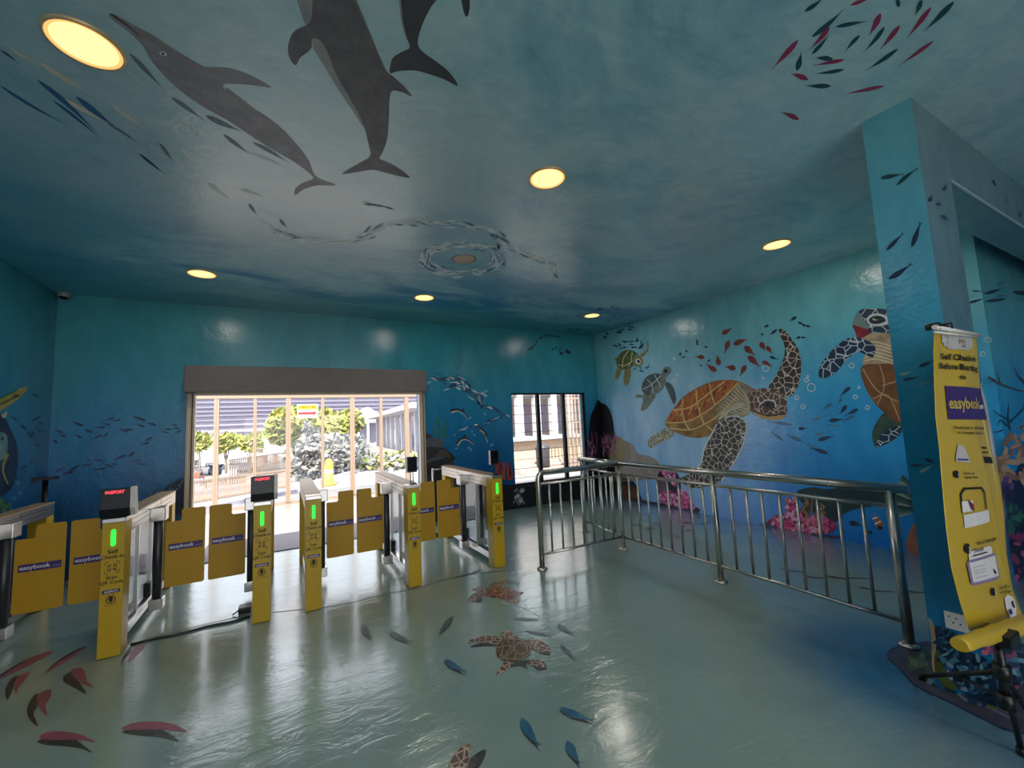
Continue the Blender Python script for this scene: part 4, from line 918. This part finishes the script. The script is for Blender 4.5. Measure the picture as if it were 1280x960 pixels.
for P_, b in (((300,372),(350,358),(400,378),(442,432)), 1), (((355,655),(378,618),(415,602),(455,615),(488,642)), 1), (((545,518),(580,548),(600,590),(606,622)), 1):
    f = Fig('back').stroke(z(*P_), 5, paint('1c2c40'), w2=1.2).stroke([(x+.3, y+1.6) for x, y in z(*P_)], 1.8, paint('c9c4b4'), w2=.5)
    m_ = z(P_[len(P_)//2])[0]; f.poly([(m_[0]-2, m_[1]-1), (m_[0]+1, m_[1]-6), (m_[0]+2.5, m_[1]-1)], paint('1c2c40'), 0); q = z(P_[0])[0]
    f.poly([q, (q[0]-4, q[1]-4), (q[0]-1, q[1]-1), (q[0]-4, q[1]+2)], paint('5a4a4a'), 0); f.done('painted_dolphin', 'tiny leaping dolphin on the back wall')
c_wg = paint('2f7a3c', '1f5a30'); 
for P_, w_ in (((155,585),(148,520),(168,470),(158,430)), 2.2), (((180,590),(200,520),(190,450),(210,420),(192,368)), 3.2), (((235,600),(232,540),(260,490),(266,435)), 3), (((252,600),(262,540),(282,490)), 2), (((82,525),(88,495),(112,462)), 2):
    Fig('back', .001).stroke(z(*P_), w_, c_wg, w2=.8).done('painted_seaweed', 'green seaweed strand')
f = Fig('back').poly(z((62,680),(230,680),(262,700),(345,770),(320,805),(330,1000),(330,1250),(62,1250)), paint('15171c', '24262c', scale=6), 2).poly(z((62,600),(90,590),(150,600),(238,608),(228,682),(150,678),(62,670)), paint('5a6068', '474d54'), 1).poly(z((62,555),(110,560),(150,602),(62,606)), paint('3a3234'), 1)
f.poly(z((75,800),(160,765),(232,752),(240,770),(170,790),(80,822)), paint('4f5258')).poly(z((165,752),(230,690),(285,735),(290,765),(240,760)), paint('3f3632', '54463c')).stroke(z((75,680),(225,700)), 1, paint('30343a')).stroke(z((90,960),(200,850),(330,812)), 1.5, paint('40444c')); f.done('painted_wreck', 'dark sunken boat beside the doorway')
f = Fig('back')
r_ = random.Random(9); c_rc = [paint('8a2f24'), paint('6e2620'), paint('a8432f')]
for k in range(16):
    x = 690+r_.uniform(0, 130); y = 960
    f.stroke(z((x, y), (x+r_.uniform(-15, 15), y-60), (x+r_.uniform(-20, 20), y-r_.uniform(90, 160))), r_.uniform(2, 4), r_.choice(c_rc), 2+k % 8, 1.5)
f.done('painted_coral', 'red-brown branching coral')
f = Fig('back').poly([(560,650),(560,610),(600,607),(640,606),(690,604),(737,598),(742,600),(742,640),(690,645),(640,652),(600,660)], paint('0b0d12', '15151c', scale=5), 2)
f.blobs([(641,622),(645,610),(655,610),(658,626),(650,632),(642,630)], 18, 3, [paint('8a8f92'), paint('5f6468'), paint('aab0b0')], 3).blobs([(560,640),(562,622),(580,620),(598,640)], 14, 3, [paint('5d5148'), paint('3f4044'), paint('777a7a')], 6); f.done('painted_reef', 'black reef band below the window')
stream('back', 'painted_fish_shoal', Zc(500, 380, 4)((640,230),(680,203),(695,176),(730,157),(770,160),(805,172)), 14, 7, 1.9, [c_dnavy, c_navy], 1.2, 31)
stream('back', 'painted_fish_shoal', Zc(500, 380, 4)((755,205),(775,232),(815,205),(800,245),(835,246),(865,238)), 14, 6, 1.9, [c_dnavy, c_navy], 2, 32)
for x, y, r in ((465,425,6),(455,435,4),(590,395,8),(500,575,6),(480,545,5),(455,685,7),(472,700,6),(610,630,6),(655,655,6),(640,665,4),(345,690,5),(330,575,4)):
    Fig('back').ring(z((x, y))[0], r/6.857, paint('8fb5d0'), .6).done('painted_bubble')

# --- left wall
z = Zc(0, 440, 4.3636)
f = Fig('left').poly(z((-120,300),(-40,270),(40,230),(100,200),(150,190),(140,215),(100,255),(50,290),(0,322),(-120,380)), paint('a89a2c', '8d8a30')).poly(z((-120,300),(-40,268),(40,228),(95,202),(80,222),(20,250),(-120,320)), paint('2f6a4c')).stroke(z((-40,310),(50,262),(105,236),(70,240)), 1.6, c_black); f.done('painted_fish', 'yellow and green long-nosed fish')
f = Fig('left').poly(z((-140,330),(10,345),(55,415),(92,500),(97,600),(82,700),(35,770),(-140,830)), paint('0c1f38', '142a48')).poly(z((-140,440),(15,438),(42,490),(35,560),(0,590),(-140,600)), paint('6f8f8c', '4d6f72')).poly(z((5,470),(15,462),(22,472),(12,482)), c_black)
f.stroke(z((45,555),(18,620),(22,670),(45,722)), 3.5, paint('8f8a3c'), w2=1.5).poly(z((8,345),(28,330),(38,322),(34,350),(20,362)), paint('b0a882')); f.done('painted_fish', 'dark round fish with pale face')
fishes('left', 'painted_fish', [((205,240),(175,228),10),((65,352),(98,378),12),((112,395),(150,425),14),((225,350),(160,388),10),((240,395),(205,380),10),((215,425),(195,415),9),((180,465),(140,432),12),((175,430),(188,460),9),((150,620),(100,640),12),((130,650),(150,655),10),((215,690),(150,735),14),((165,600),(190,590),8),((115,700),(40,660),9),((195,500),(215,515),8)], z, c_dnavy, 4.3636, False)
f = Fig('left').blobs(z((0,800),(60,820),(90,830),(90,870),(0,870)), 24, 3, [paint('3a6a48'), paint('4f7a3f'), paint('244a44')], 4); f.done('painted_plant', 'green weed low on the left wall')
for x, y in ((100,715),(80,800),(112,770)): Fig('left').ring(z((x, y))[0], 1.6, paint('5f8fa8'), .8).done('painted_bubble')

# --- pillar and beam
z = Zc(900, 0, 3.31); zz = Zc(1040, 260, 5.333); z6 = Zc(1100, 380, 3.4286)
fishes('colL', 'painted_fish', [((662,738),(762,720),18),((730,768),(822,693),16)], z, c_green, 3.1)
fishes('colL', 'painted_fish', [((362,283),(478,163),26),((530,262),(592,92),32),((375,475),(533,367),34)], zz, c_dnavy, 5, True)
fishes('colL', 'painted_fish', [((80,305),(147,290),14,paint('6fa3ae')),((95,325),(177,308),14,c_navy),((165,268),(232,240),16,c_navy),((160,348),(232,328),14,c_gb2),((130,692),(202,690),12,c_navy),((165,722),(232,688),14,paint('7fa09a')),((190,662),(240,682),14,c_navy)], z6, None, 3.4286, False)
fishes('colF', 'painted_fish', [((865,835),(878,808),18),((925,790),(938,762),16),((895,842),(918,846),16),((915,892),(945,912),14)], z, c_navy, 3.31)
fishes('beam', 'painted_fish', [((1128,747),(1146,768),10),((1178,838),(1192,818),10),((1235,880),(1248,898),10)], z, c_navy, 3.31)
fishes('colF', 'painted_fish', [((725,50),(778,80),26)], zz, c_navy, 5)
z7 = Zc(1080, 740, 4.365)
LF = [paint('1c3a56'), paint('2a5878'), paint('102740'), paint('6f93a3'), paint('3f7286'), paint('0b1a2c')]
f = Fig('colL').poly(z7((352,150),(372,160),(390,230),(392,420),(372,410),(368,260)), paint('b59a74', '8f7a5c'))
f.poly(z7((388,330),(430,330),(470,400),(520,520),(440,520),(390,440)), paint('3f4a20', '55602c'))
f.poly(z7((385,200),(430,190),(480,215),(540,260),(560,320),(700,400),(720,640),(560,560),(470,470),(420,350)), paint('0d2238', '14304a'))
f.blobs(z7((385,200),(430,190),(480,215),(540,260),(560,320),(700,400),(700,600),(560,540),(470,470),(420,350)), 120, 7, LF, 7, .4)
f.blobs(z7((640,300),(700,290),(705,330),(650,335)), 14, 3.5, [paint('c96f98'), paint('8f3f70')], 8); f.done('painted_plant', 'dark blue leafy reef plant low on the pillar')
f = Fig('colF').blobs(z7((720,250),(873,230),(1000,300),(1000,700),(780,640)), 120, 8, LF+[paint('5a2a4a'), paint('7d3f60')], 12, .5); f.done('painted_plant', 'dark reef plants on the pillar front')
# --- wall beyond the pillar
z = Zc(1200, 320, 4)
fishes('jog', 'painted_fish', [((120,190),(222,155),18),((130,226),(250,208),16),((40,235),(122,211),14),((265,178),(380,190),22),((60,172),(120,178),10,c_gb),((180,136),(270,126),10,c_gb),((180,200),(250,196),8,c_gb),((300,215),(360,240),12,c_gb)], z, c_dnavy, 4, False)
c_br = paint('6a5148', '3f3236')
f = Fig('jog')
for P_, w_ in (((140,605),(200,640),(262,662),(340,682),(420,690)), 3.5), (((205,642),(195,615),(190,585)), 2.5), (((330,640),(290,600),(275,560)), 3), (((250,870),(240,810),(245,740)), 3), (((245,820),(190,790),(165,770)), 2), (((250,830),(310,770),(340,720)), 2.5), (((215,870),(190,880),(165,880)), 2), (((300,860),(350,830),(420,800)), 2.5), (((240,850),(200,820),(190,850)), 2): f.stroke(z(*P_), w_, c_br if P_[0][1] < 700 else c_dnavy, w2=1)
f.done('painted_coral', 'brown branching coral')
f = Fig('jog').poly([(1205,900),(1205,620),(1232,590),(1260,600),(1300,560),(1420,560),(1420,1100),(1205,1000)], paint('141e34', '241f38', scale=4))
f.blobs([(1238,575),(1262,545),(1300,520),(1340,600),(1290,610),(1250,600)], 60, 10, [paint('b98a5c'), paint('9c6f48'), paint('d0a67a')], 21, .35)
f.blobs([(1235,600),(1262,598),(1270,625),(1240,640)], 30, 7, [paint('4a3560'), paint('6a4a7d'), paint('33284a')], 22)
f.blobs([(1238,640),(1262,625),(1285,650),(1262,680),(1240,680)], 40, 6, [paint('2f6a50'), paint('3f7d5c'), paint('1d4a40')], 23, .45)
f.blobs([(1260,655),(1300,650),(1310,760),(1270,740)], 50, 7, [paint('8a2f5c'), paint('6a244a'), paint('b0507d')], 24, .5)
f.blobs([(1255,700),(1300,720),(1330,900),(1240,900)], 60, 9, LF+[paint('6a244a')], 25, .5); f.done('painted_reef', 'crowded coral reef on the wall beyond the banner')
for x, y, rx, ry in ((139,420,19,12),(114,489,11,11)): Fig('jog').ring(z((x, y))[0], rx/4, c_white, 1.2, ry/4).done('painted_bubble')

# --- floor
z = Zc(0, 700, 3.694); c_fp = paint('a05468', '8f4a5e', .3); c_fk = paint('2c2f30', '3a3c3a', .3)
for pk, bk in ((((185,812),(230,793),(300,793),(370,805),(440,840),(370,830),(280,830),(200,828)), ((175,832),(250,826),(350,832),(390,860),(425,888),(370,868),(280,858),(195,850))),
               (((562,775),(620,752),(700,745),(790,755),(862,792),(760,783),(650,783),(590,784)), ((566,790),(640,783),(750,785),(825,838),(740,818),(640,810),(590,802))),
               (((330,510),(360,497),(390,510),(402,560),(432,583),(390,575),(345,545)), ((292,540),(325,518),(352,550),(375,575),(397,616),(350,592),(300,565))),
               (((178,620),(215,600),(236,602),(230,640),(210,670),(218,716),(185,690),(172,650)), ((125,690),(150,630),(177,620),(170,680),(155,710),(175,768),(138,735))),
               (((68,565),(90,535),(136,516),(115,555),(85,585),(78,617),(64,595)), ((24,600),(50,550),(87,533),(62,590),(35,645))),
               (((0,545),(100,478),(200,430),(246,425),(150,478),(50,527)), ((0,530),(100,470),(200,428),(240,424),(110,480),(0,548))),
               (((210,525),(260,480),(340,430),(398,400),(340,445),(260,495)), ((203,528),(250,478),(330,425),(396,398),(320,440),(245,490))),
               (((592,472),(608,425),(640,395),(672,393),(640,432)), ((556,485),(572,440),(605,398),(602,430),(575,455)))):
    Fig('floor').poly(z(*bk), c_fk).poly(z(*pk), c_fp).done('painted_fish', 'pink fish painted with its black twin')
z = Zc(420, 700, 3.5556); c_fb = paint('2a6a8a', '1f5270', .3); c_fg = paint('5d6d73', '4a5a60', .3)
for a, b, wd, m in (((480,442),(580,498),30,c_fb),((995,656),(1152,715),34,c_fb),((822,702),(906,828),44,c_fb),((1025,803),(1088,908),42,c_fb),((115,292),(162,345),32,c_fg),((238,318),(336,366),26,c_fg),((522,252),(452,330),24,c_fg),((985,286),(1056,326),20,c_fg),((1000,378),(1066,440),20,c_fg),((845,312),(957,335),14,c_fg),((790,258),(902,262),13,c_fg)):
    (h, t), = [z(a, b)]; k = wd/90
    f = Fig('floor').fish((h[0]-k*3, h[1]+k*9), (t[0]+k*1, t[1]+k*16), wd/3.56*.8, c_fk, False).fish(h, t, wd/3.56, m, True, None, .03)
    mx_, my_ = (h[0]*.5+t[0]*.5, h[1]*.5+t[1]*.5); f.poly([(mx_, my_-1), (mx_+4, my_-1+(t[1]-h[1])*.1), (mx_+(t[0]-h[0])*.3+3, my_+(t[1]-h[1])*.25-2)], m, 0); f.done('painted_fish', 'blue fish with black shadow twin' if m is c_fb else 'grey fish painted on the floor')
z = Zc(570, 715, 6.857)
c_fn = net_paint('floor_turtle_skin', '5a4238', '47352e', 'b59a8c', 26, .09, .3); c_fs = paint('5d4536', '45332a', .3); c_fl = paint('a08a6c', None, .3); c_fr = net_paint('floor_turtle_red', '7a4030', '5d3026', 'b58a70', 16, .05, .3)
f = Fig('floor').poly(z((120,645),(180,612),(300,598),(372,600),(350,632),(240,637)), c_fk).poly(z((340,885),(380,850),(480,815),(560,810),(620,838),(600,800),(640,790),(700,842),(775,832),(760,780),(700,752),(560,760),(420,770)), c_fk).poly(z((640,640),(700,690),(800,715),(806,690),(760,680)), c_fk)
f.poly(z((100,605),(160,560),(250,545),(340,550),(388,580),(362,622),(280,610),(180,600),(130,612)), c_fn).poly(z((390,562),(385,525),(420,500),(470,505),(500,540),(542,562),(490,578),(430,585)), c_fn)
f.poly(z((600,585),(680,573),(760,610),(806,660),(790,690),(700,682),(640,655)), c_fn).poly(z((345,880),(365,830),(420,770),(500,765),(480,805),(430,845),(380,872)), c_fn).poly(z((600,770),(700,757),(750,785),(765,815),(700,812),(630,795)), c_fn)
f.poly(z((343,690),(358,620),(410,578),(480,568),(550,570),(622,598),(646,660),(632,712),(580,742),(500,762),(420,762),(363,732)), c_fs)
f.poly(z((500,650),(530,610),(580,605),(610,640),(600,690),(550,705),(515,690)), paint('6a4a40', '57403a', .3))
f.stroke(z((500,650),(530,610),(580,605),(610,640),(600,690),(550,705),(515,690)), .9, c_fl, closed=True)
for L in (((395,600),(400,660),(380,730)), ((440,580),(470,640),(430,700),(440,760)), ((360,650),(430,630),(500,650),(430,720),(370,710)), ((500,570),(490,620),(500,650)), ((515,690),(500,760)), ((560,705),(580,740)), ((375,735),(470,745),(560,740),(620,705),(640,655),(610,605),(540,578),(450,575))): f.stroke(z(*L), .9, c_fl, 10)
f.done('painted_sea_turtle', 'brown turtle in the middle of the floor')
f = Fig('floor').poly(z((95,245),(130,200),(180,175),(232,188),(200,240),(140,264)), c_fn).poly(z((165,250),(200,205),(228,230),(215,258),(185,262)), c_fk).poly(z((265,140),(330,88),(440,66),(460,80),(400,110),(300,155)), c_fn).poly(z((140,150),(190,130),(255,130),(250,162),(180,162)), c_fn)
f.poly(z((430,235),(500,215),(542,235),(520,268),(455,258)), c_fn).poly(z((205,190),(250,150),(300,170),(300,212),(240,205)), c_fn).poly(z((255,190),(300,150),(380,130),(460,133),(512,165),(580,175),(540,200),(480,232),(380,230),(300,212)), c_fr); f.done('painted_sea_turtle', 'reddish turtle near the railing')
z = Zc(420, 700, 3.5556)
f = Fig('floor').poly(z((590,960),(590,900),(610,870),(650,845),(667,848),(655,890),(625,940),(610,1010)), c_fk).poly(z((495,980),(505,900),(540,840),(580,818),(602,820),(598,855),(585,920),(575,1000)), c_fn).stroke(z((497,970),(507,900),(542,842),(580,820),(602,822),(596,860),(582,930)), 1.2, c_fl)
f.poly(z((480,1010),(560,960),(660,990),(700,1080),(600,1150),(480,1120)), c_fs); f.done('painted_sea_turtle', 'turtle cut by the lower picture edge')
# reef island round the pillar foot
z7 = Zc(1080, 740, 4.365)
isl = z7((128,345),(165,305),(300,275),(420,262),(600,260),(900,330),(1100,420),(1200,700),(1100,840),(873,772),(760,747),(650,692),(560,647),(450,592),(340,542),(260,492),(200,422),(150,378))
f = Fig('floor').poly(isl, paint('4f4a5a', '3f3d4a', .35, 4), 4).stroke(z7((300,275),(165,305),(128,345),(150,378),(200,422),(260,492),(340,542),(450,592),(560,647),(650,692),(760,747),(873,772)), 1.8, c_dnavy)
f.stroke(z7((490,530),(560,590),(680,630),(800,690)), 3, paint('7d8088', None, .35), w2=1)
f.blobs(z7((235,370),(300,335),(380,340),(390,410),(330,440),(250,410)), 34, 6, [paint('5a6a50'), paint('45583f'), paint('6f7d5c'), paint('33452f')], 9, .45)
f.blobs(z7((330,460),(420,450),(520,500),(620,560),(720,640),(560,590),(420,520)), 40, 6, LF+[paint('55602c')], 10, .5); f.done('painted_reef_island', 'grey-purple painted reef island with dark outline')
z5 = Zc(940, 560, 3.554); c_sr = paint('4a3a30', '5d4a3a', .35)
f = Fig('floor')
for P_, w_ in (((130,533),(170,545),(222,550)), 1.6), (((240,570),(290,577),(330,574)), 1.8), (((340,568),(400,580),(450,577),(512,580)), 2.6), (((480,618),(560,635),(625,638)), 2.4), (((680,628),(720,640),(775,640)), 2.2): f.stroke(z5(*P_), w_, c_sr, w2=.8)
z8 = Zc(740, 560, 8)
for P_ in (((400,770),(480,772)), ((540,800),(640,806)), ((620,740),(700,745)), ((600,770),(660,768)), ((920,745),(1000,740)), ((830,880),(900,895)), ((940,820),(1000,822)), ((1100,745),(1180,742)), ((880,780),(930,775)), ((1020,920),(1060,950))): f.stroke(z8(*P_), 1.6, c_sr, w2=.5, sm=0)
f.done('painted_sand_ripple', 'brown wavy strokes on the floor behind the railing')
f = Fig('floor').stroke([(190,797),(300,771),(420,757),(470,745),(520,735),(575,720),(640,712)], .8, paint('4f5f5c', None, .4)).stroke([(567,722),(585,718),(600,713)], 1.6, paint('2c3430', None, .4)); f.done('painted_seam', 'thin dark floor seam')
f = Fig('floor')
for P_ in (((627,753),(650,758),(670,768),(676,771)), ((680,775),(690,785),(696,797)), ((672,826),(690,824),(710,820)), ((688,808),(700,806)), ((422,880),(445,878),(480,872)), ((424,868),(440,862)), ((425,926),(455,928)), ((728,840),(738,836))): f.stroke(list(P_), .9, paint('b9cbc2', None, .25), w2=.5)
f.done('painted_scuff', 'pale scuffs and cracks in the floor paint')

# ------------------------------------------------------------------ yellow pull-up banner on its black stand
ban = thing('pull_up_banner', 'yellow check-in banner in clear film on a black folding stand before the pillar', 'banner', (0, 0, 0))
BY = .745
LE = [(1168,413),(1167.5,440),(1169,480),(1171,520),(1176,560),(1179,600),(1184,660),(1190,710),(1200,750),(1212,788)]
RE = [(1221,419),(1224,445),(1227,485),(1235,520),(1242,565),(1252,600),(1257,640),(1259,690),(1266,735),(1281,775)]
def lerp_edge(E_, v):
    x = v*(len(E_)-1); i = min(int(x), len(E_)-2); t = x-i
    p = on(*E_[i], 1, BY).lerp(on(*E_[i+1], 1, BY), t); return p
def BS(u, v, lift=0):        # u across, v down
    p = lerp_edge(LE, v).lerp(lerp_edge(RE, v), u)
    rip = .006*math.sin(u*7+v*2.2)*(.35+.65*math.sin(PI*min(1, v*1.1+.15))) + 0*u - .004*math.exp(-((u-(.45+.5*v))/.035)**2)
    return p + Vector((0, rip-lift, 0))
N = Nodes('yellow_banner_print'); N.out('c2a22a', .3); N.bump(N.noise(14, 3, .6, (1, 1, .35)), .15, .01); M_ban = N.m
M_back = plain('white_banner_film', 'd8d8d4', .35)
M_film = glass('clear_banner_film', (.9, .92, .95))
nu, nv = 40, 60
mb = MB(); vs = [BS(i/nu, j/nv) for j in range(nv+1) for i in range(nu+1)]
mb.add(vs, [(j*(nu+1)+i, j*(nu+1)+i+1, (j+1)*(nu+1)+i+1, (j+1)*(nu+1)+i) for j in range(nv) for i in range(nu)], M_ban, True)
sheet = mb.build('banner_sheet', ban, recalc=False); so = sheet.modifiers.new('thickness', 'SOLIDIFY'); so.thickness = .0012; so.offset = 1
def bpoly(mb, pts, m, lift=.005, n=8):     # flat art wrapped on the sheet
    q = []
    for i, p in enumerate(pts):
        a = pts[(i+1) % len(pts)]
        for k in range(n): q.append((p[0]+(a[0]-p[0])*k/n, p[1]+(a[1]-p[1])*k/n))
    tri = tessellate_polygon([[Vector((*x, 0)) for x in q]]); mb.add([BS(u, v, lift) for u, v in q], [tuple(t) for t in tri], m)
def brect(mb, u0, u1, v0, v1, m, lift=.0035):
    nx_, ny_ = 10, 3; vv = [BS(u0+(u1-u0)*i/nx_, v0+(v1-v0)*j/ny_, lift) for j in range(ny_+1) for i in range(nx_+1)]
    mb.add(vv, [(j*(nx_+1)+i, j*(nx_+1)+i+1, (j+1)*(nx_+1)+i+1, (j+1)*(nx_+1)+i) for j in range(ny_) for i in range(nx_)], m, True)
def btext(mb, s_, size, u, v, m, sx=1.0, lift=.0062, bold=.015): text(mb, s_, size, lambda a, b: BS(u+a*sx, v-b, lift), m, bold=bold)
M_pk2 = plain('white_art', 'dcd8d8', .4); M_pw = plain('grey_art', 'b9b4b4', .4)
mb = MB(); brect(mb, .16, .84, .015, .06, M_pw); brect(mb, .2, .8, .06, .077, M_pw); brect(mb, .28, .72, .077, .088, M_pw)
btext(mb, 'k', .03, .27, .03, M_ink); btext(mb, 'V', .03, .27, .058, M_ink); btext(mb, 'Jetty', .034, .55, .042, plain('bronze_lettering', '9a7a50', .4), 2.4); btext(mb, 'PORT', .014, .58, .072, M_ink, 2.2)
mb.build('header_logo', sheet, recalc=False)['label'] = 'white header patch with small logo'
for s_, sz, u, v, sx in (('Self Check-in', .028, .5, .125, 5.0), ('Before Boarding', .028, .5, .158, 4.4), ('via', .022, .5, .192, 4)):
    mb = MB(); btext(mb, s_, sz, u, v, M_ink, sx, bold=.03); mb.build('headline', sheet, recalc=False)
mb = MB(); brect(mb, .2, .98, .225, .345, M_purple); btext(mb, 'easybook', .06, .52, .288, plain('gold_lettering', 'c2a84e', .4), 2.6, bold=.02); btext(mb, '.com', .03, .87, .296, M_white, 2.2)
mb.build('logo_panel', sheet, recalc=False)['label'] = 'purple panel with gold lettering'
for s_, sz, u, v, sx in (('Download or visit below', .014, .55, .372, 4.2), ('to complete check-in', .014, .55, .388, 4.2), ('Scan or', .014, .38, .53, 4), ('open link', .014, .40, .545, 4), ('Fill in Passenger', .014, .58, .73, 4.2), ('Details', .014, .42, .747, 4), ('Scan QR at', .014, .8, .878, 3.2), ('turnstile gate', .014, .8, .893, 3.0)):
    mb = MB(); btext(mb, s_, sz, u, v, M_ink, sx); mb.build('instruction_text', sheet, recalc=False)
for i, (u, v) in enumerate(((.2,.535),(.24,.735),(.56,.885))):
    mb = MB(); bpoly(mb, [(u+.045*math.cos(2*PI*k/12), v+.014*math.sin(2*PI*k/12)) for k in range(12)], M_ink, n=1); btext(mb, str(i+1), .018, u, v+.002, M_white, 3, .012); mb.build('step_number', sheet, recalc=False)
for q in ((.73, .93, .465, .49), (.73, .86, .43, .436), (.73, .88, .445, .451)):
    mb = MB(); brect(mb, *q, M_ink); mb.build('small_print', sheet, recalc=False)
mb = MB(); bpoly(mb, [(.28,.43),(.36,.43),(.42,.475),(.42,.49),(.22,.49),(.22,.475)], M_pw); brect(mb, .24, .4, .478, .484, M_purple, .0065); mb.build('instruction_picture', sheet, recalc=False); mb = MB()
for u0, u1, v0, v1 in ((.22,.62,.575,.64),): bpoly(mb, [(u0,v1),(u0,v0+.015),(u0+.06,v0),(u1-.06,v0),(u1,v0+.015),(u1,v1),(u1-.02,v1),(u1-.02,v0+.018),(u1-.07,v0+.006),(u0+.07,v0+.006),(u0+.02,v0+.018),(u0+.02,v1)], M_ink, n=2)
brect(mb, .22, .38, .61, .638, M_pk2, .0065); brect(mb, .24, .66, .645, .68, M_pk2)
bpoly(mb, [(.3,.605),(.37,.62),(.38,.64),(.33,.63)], plain('maroon_art', '7a2030', .4), .0095)
mb.build('instruction_picture', sheet, recalc=False); mb = MB(); brect(mb, .24, .72, .775, .84, M_pk2, .0065); bpoly(mb, [(.21,.845),(.21,.775),(.25,.768),(.71,.768),(.75,.775),(.75,.845),(.71,.85),(.25,.85)], plain('violet_outline', '8d7a9c', .4)); bpoly(mb, [(.25,.768),(.25,.752),(.3,.745),(.62,.745),(.67,.752),(.67,.768)], M_pk2)
for v in (.79, .802, .81, .825): brect(mb, .28, .5, v, v+.003, M_pw, .009)
bpoly(mb, [(.62,.81),(.68,.828),(.64,.83)], M_ink, .009); brect(mb, .3, .55, .757, .76, M_ink, .009)
mb.build('instruction_picture', sheet, recalc=False); mb = MB(); bpoly(mb, [(.72,.985),(.7,.95),(.74,.915),(.82,.905),(.9,.915),(.9,.95),(.84,.985)], M_pk2); bpoly(mb, [(.82,.93),(.87,.925),(.87,.95),(.83,.95)], M_purple, .009); bpoly(mb, [(.72,.955),(.78,.95),(.78,.968),(.73,.97)], M_purple, .009)
mb.build('instruction_picture', sheet, recalc=False)
# film edge on the right, top rail, rolled foot
mb = MB(); ed = [(1226,480),(1233,500),(1243,555),(1249,600),(1257,650)]; e2 = [(1227,478),(1228,520),(1240,575),(1246,610),(1254,650)]
n_ = 20; vv = []
for j in range(n_+1):
    x = j/n_*(len(ed)-1); i = min(int(x), len(ed)-2); t_ = x-i
    a = on(*ed[i], 1, BY+.02).lerp(on(*ed[i+1], 1, BY+.02), t_); b = on(*e2[i], 1, BY+.004).lerp(on(*e2[i+1], 1, BY+.004), t_); vv += [a, a.lerp(b, .5)+Vector((0, .006, 0)), b]
mb.add(vv, [(3*j+k, 3*j+k+1, 3*j+k+4, 3*j+k+3) for j in range(n_) for k in (0, 1)], M_back, True); fl = mb.build('folded_edge', ban, recalc=False); fl['label'] = 'white folded film edge'
so = fl.modifiers.new('thickness', 'SOLIDIFY'); so.thickness = .0012
mb = MB(); n_ = 24; vv = []
for j in range(n_+1):
    v = .55+.45*j/n_; a = BS(.97, v, .004); b = a+Vector((.05+.05*math.sin(v*9), .015, 0)); vv += [a, a.lerp(b, .5)+Vector((0, -.012, 0)), b]
mb.add(vv, [(3*j+k, 3*j+k+1, 3*j+k+4, 3*j+k+3) for j in range(n_) for k in (0, 1)], M_film, True); mb.build('clear_film_flap', ban, recalc=False)['label'] = 'clear film flap'
a, b = on(1168, 409, 1, BY), on(1224, 419, 1, BY)
MB().tube([a, b], .011, plain('white_top_rail', 'dedad6', .3), 12).build('top_rail', ban)['label'] = 'white top rail'
for q in (on(1168, 408, 1, BY+.01), on(1183, 408, 1, BY+.01)): MB().tube([q+Vector((0, -.02, 0)), q+Vector((0, .03, 0))], .017, M_black, 12).build('top_hook', ban)['label'] = 'black hook'
MB().tube([on(1169, 415, 1, BY-.012), on(1222, 421.5, 1, BY-.012)], .006, plain('white_top_rail', 'dedad6', .3), 8).build('top_seam', ban)
# rolled bottom: a folded yellow tube
a, b = on(1199, 806, 1, BY-.06), on(1284, 779, 1, BY-.06)
sec = [(.0, .035), (-.03, .02), (-.035, -.02), (.0, -.034), (.035, -.016), (.03, .022)]
mb = MB(); n_ = 16; vv = []
for j in range(n_+1):
    p = a.lerp(b, j/n_); k_ = .7+.35*j/n_+.05*math.sin(j*1.7)
    for q in smooth([(y*k_, z_*k_) for y, z_ in sec], True, 3): vv.append(p+Vector((0, q[0], q[1])))
m_ = 18
mb.add(vv, [(j*m_+k, j*m_+(k+1) % m_, (j+1)*m_+(k+1) % m_, (j+1)*m_+k) for j in range(n_) for k in range(m_)], M_ban, True); mb.add(vv[:m_], [tuple(range(m_))], M_ban); mb.add(vv[-m_:], [tuple(range(m_))], M_ban)
mb.build('rolled_foot', ban)
pc = on(1246, 795, 1, BY-.06)
MB().box(pc.x-.06, pc.x+.06, pc.y-.055, pc.y+.045, pc.z-.02, pc.z+.026, M_black).build('foot_clamp', ban, .004)
# black folding stand
st = thing('banner_stand', 'black folding tripod stand under the yellow banner', 'stand', (0, 0, 0))
foot = on(1256, 886, 1, BY-.06); foot.x = pc.x+.005; foot.z = max(foot.z, .05)
hub = Vector((pc.x, pc.y, on(1250, 842, 1, BY-.06).z))
MB().tube([pc+Vector((0, 0, -.02)), hub, Vector((pc.x, pc.y, foot.z))], .017, M_black, 14).build('stand_pole', st)
MB().tube([hub+Vector((0, 0, .03)), hub-Vector((0, 0, .03))], .028, M_black, 14).build('stand_collar', st)
low = Vector((pc.x, pc.y, foot.z+.02)); MB().tube([low+Vector((0, 0, .03)), low-Vector((0, 0, .03))], .026, M_black, 14).build('stand_collar', st)
for e in (on(1153, 845, 2, .022), on(1277, 938, 2, .022), Vector((pc.x+.42, pc.y+.02, .022))):
    mid = hub.lerp(e, .5)
    MB().tube([hub, e], .011, M_black, 10).build('stand_leg', st); MB().tube([low, mid], .007, M_black, 8).build('stand_brace', st); MB().lathe([(0, -.02), (.018, -.018), (.018, .01), (0, .016)], e, M_black, 12).build('rubber_foot', st)
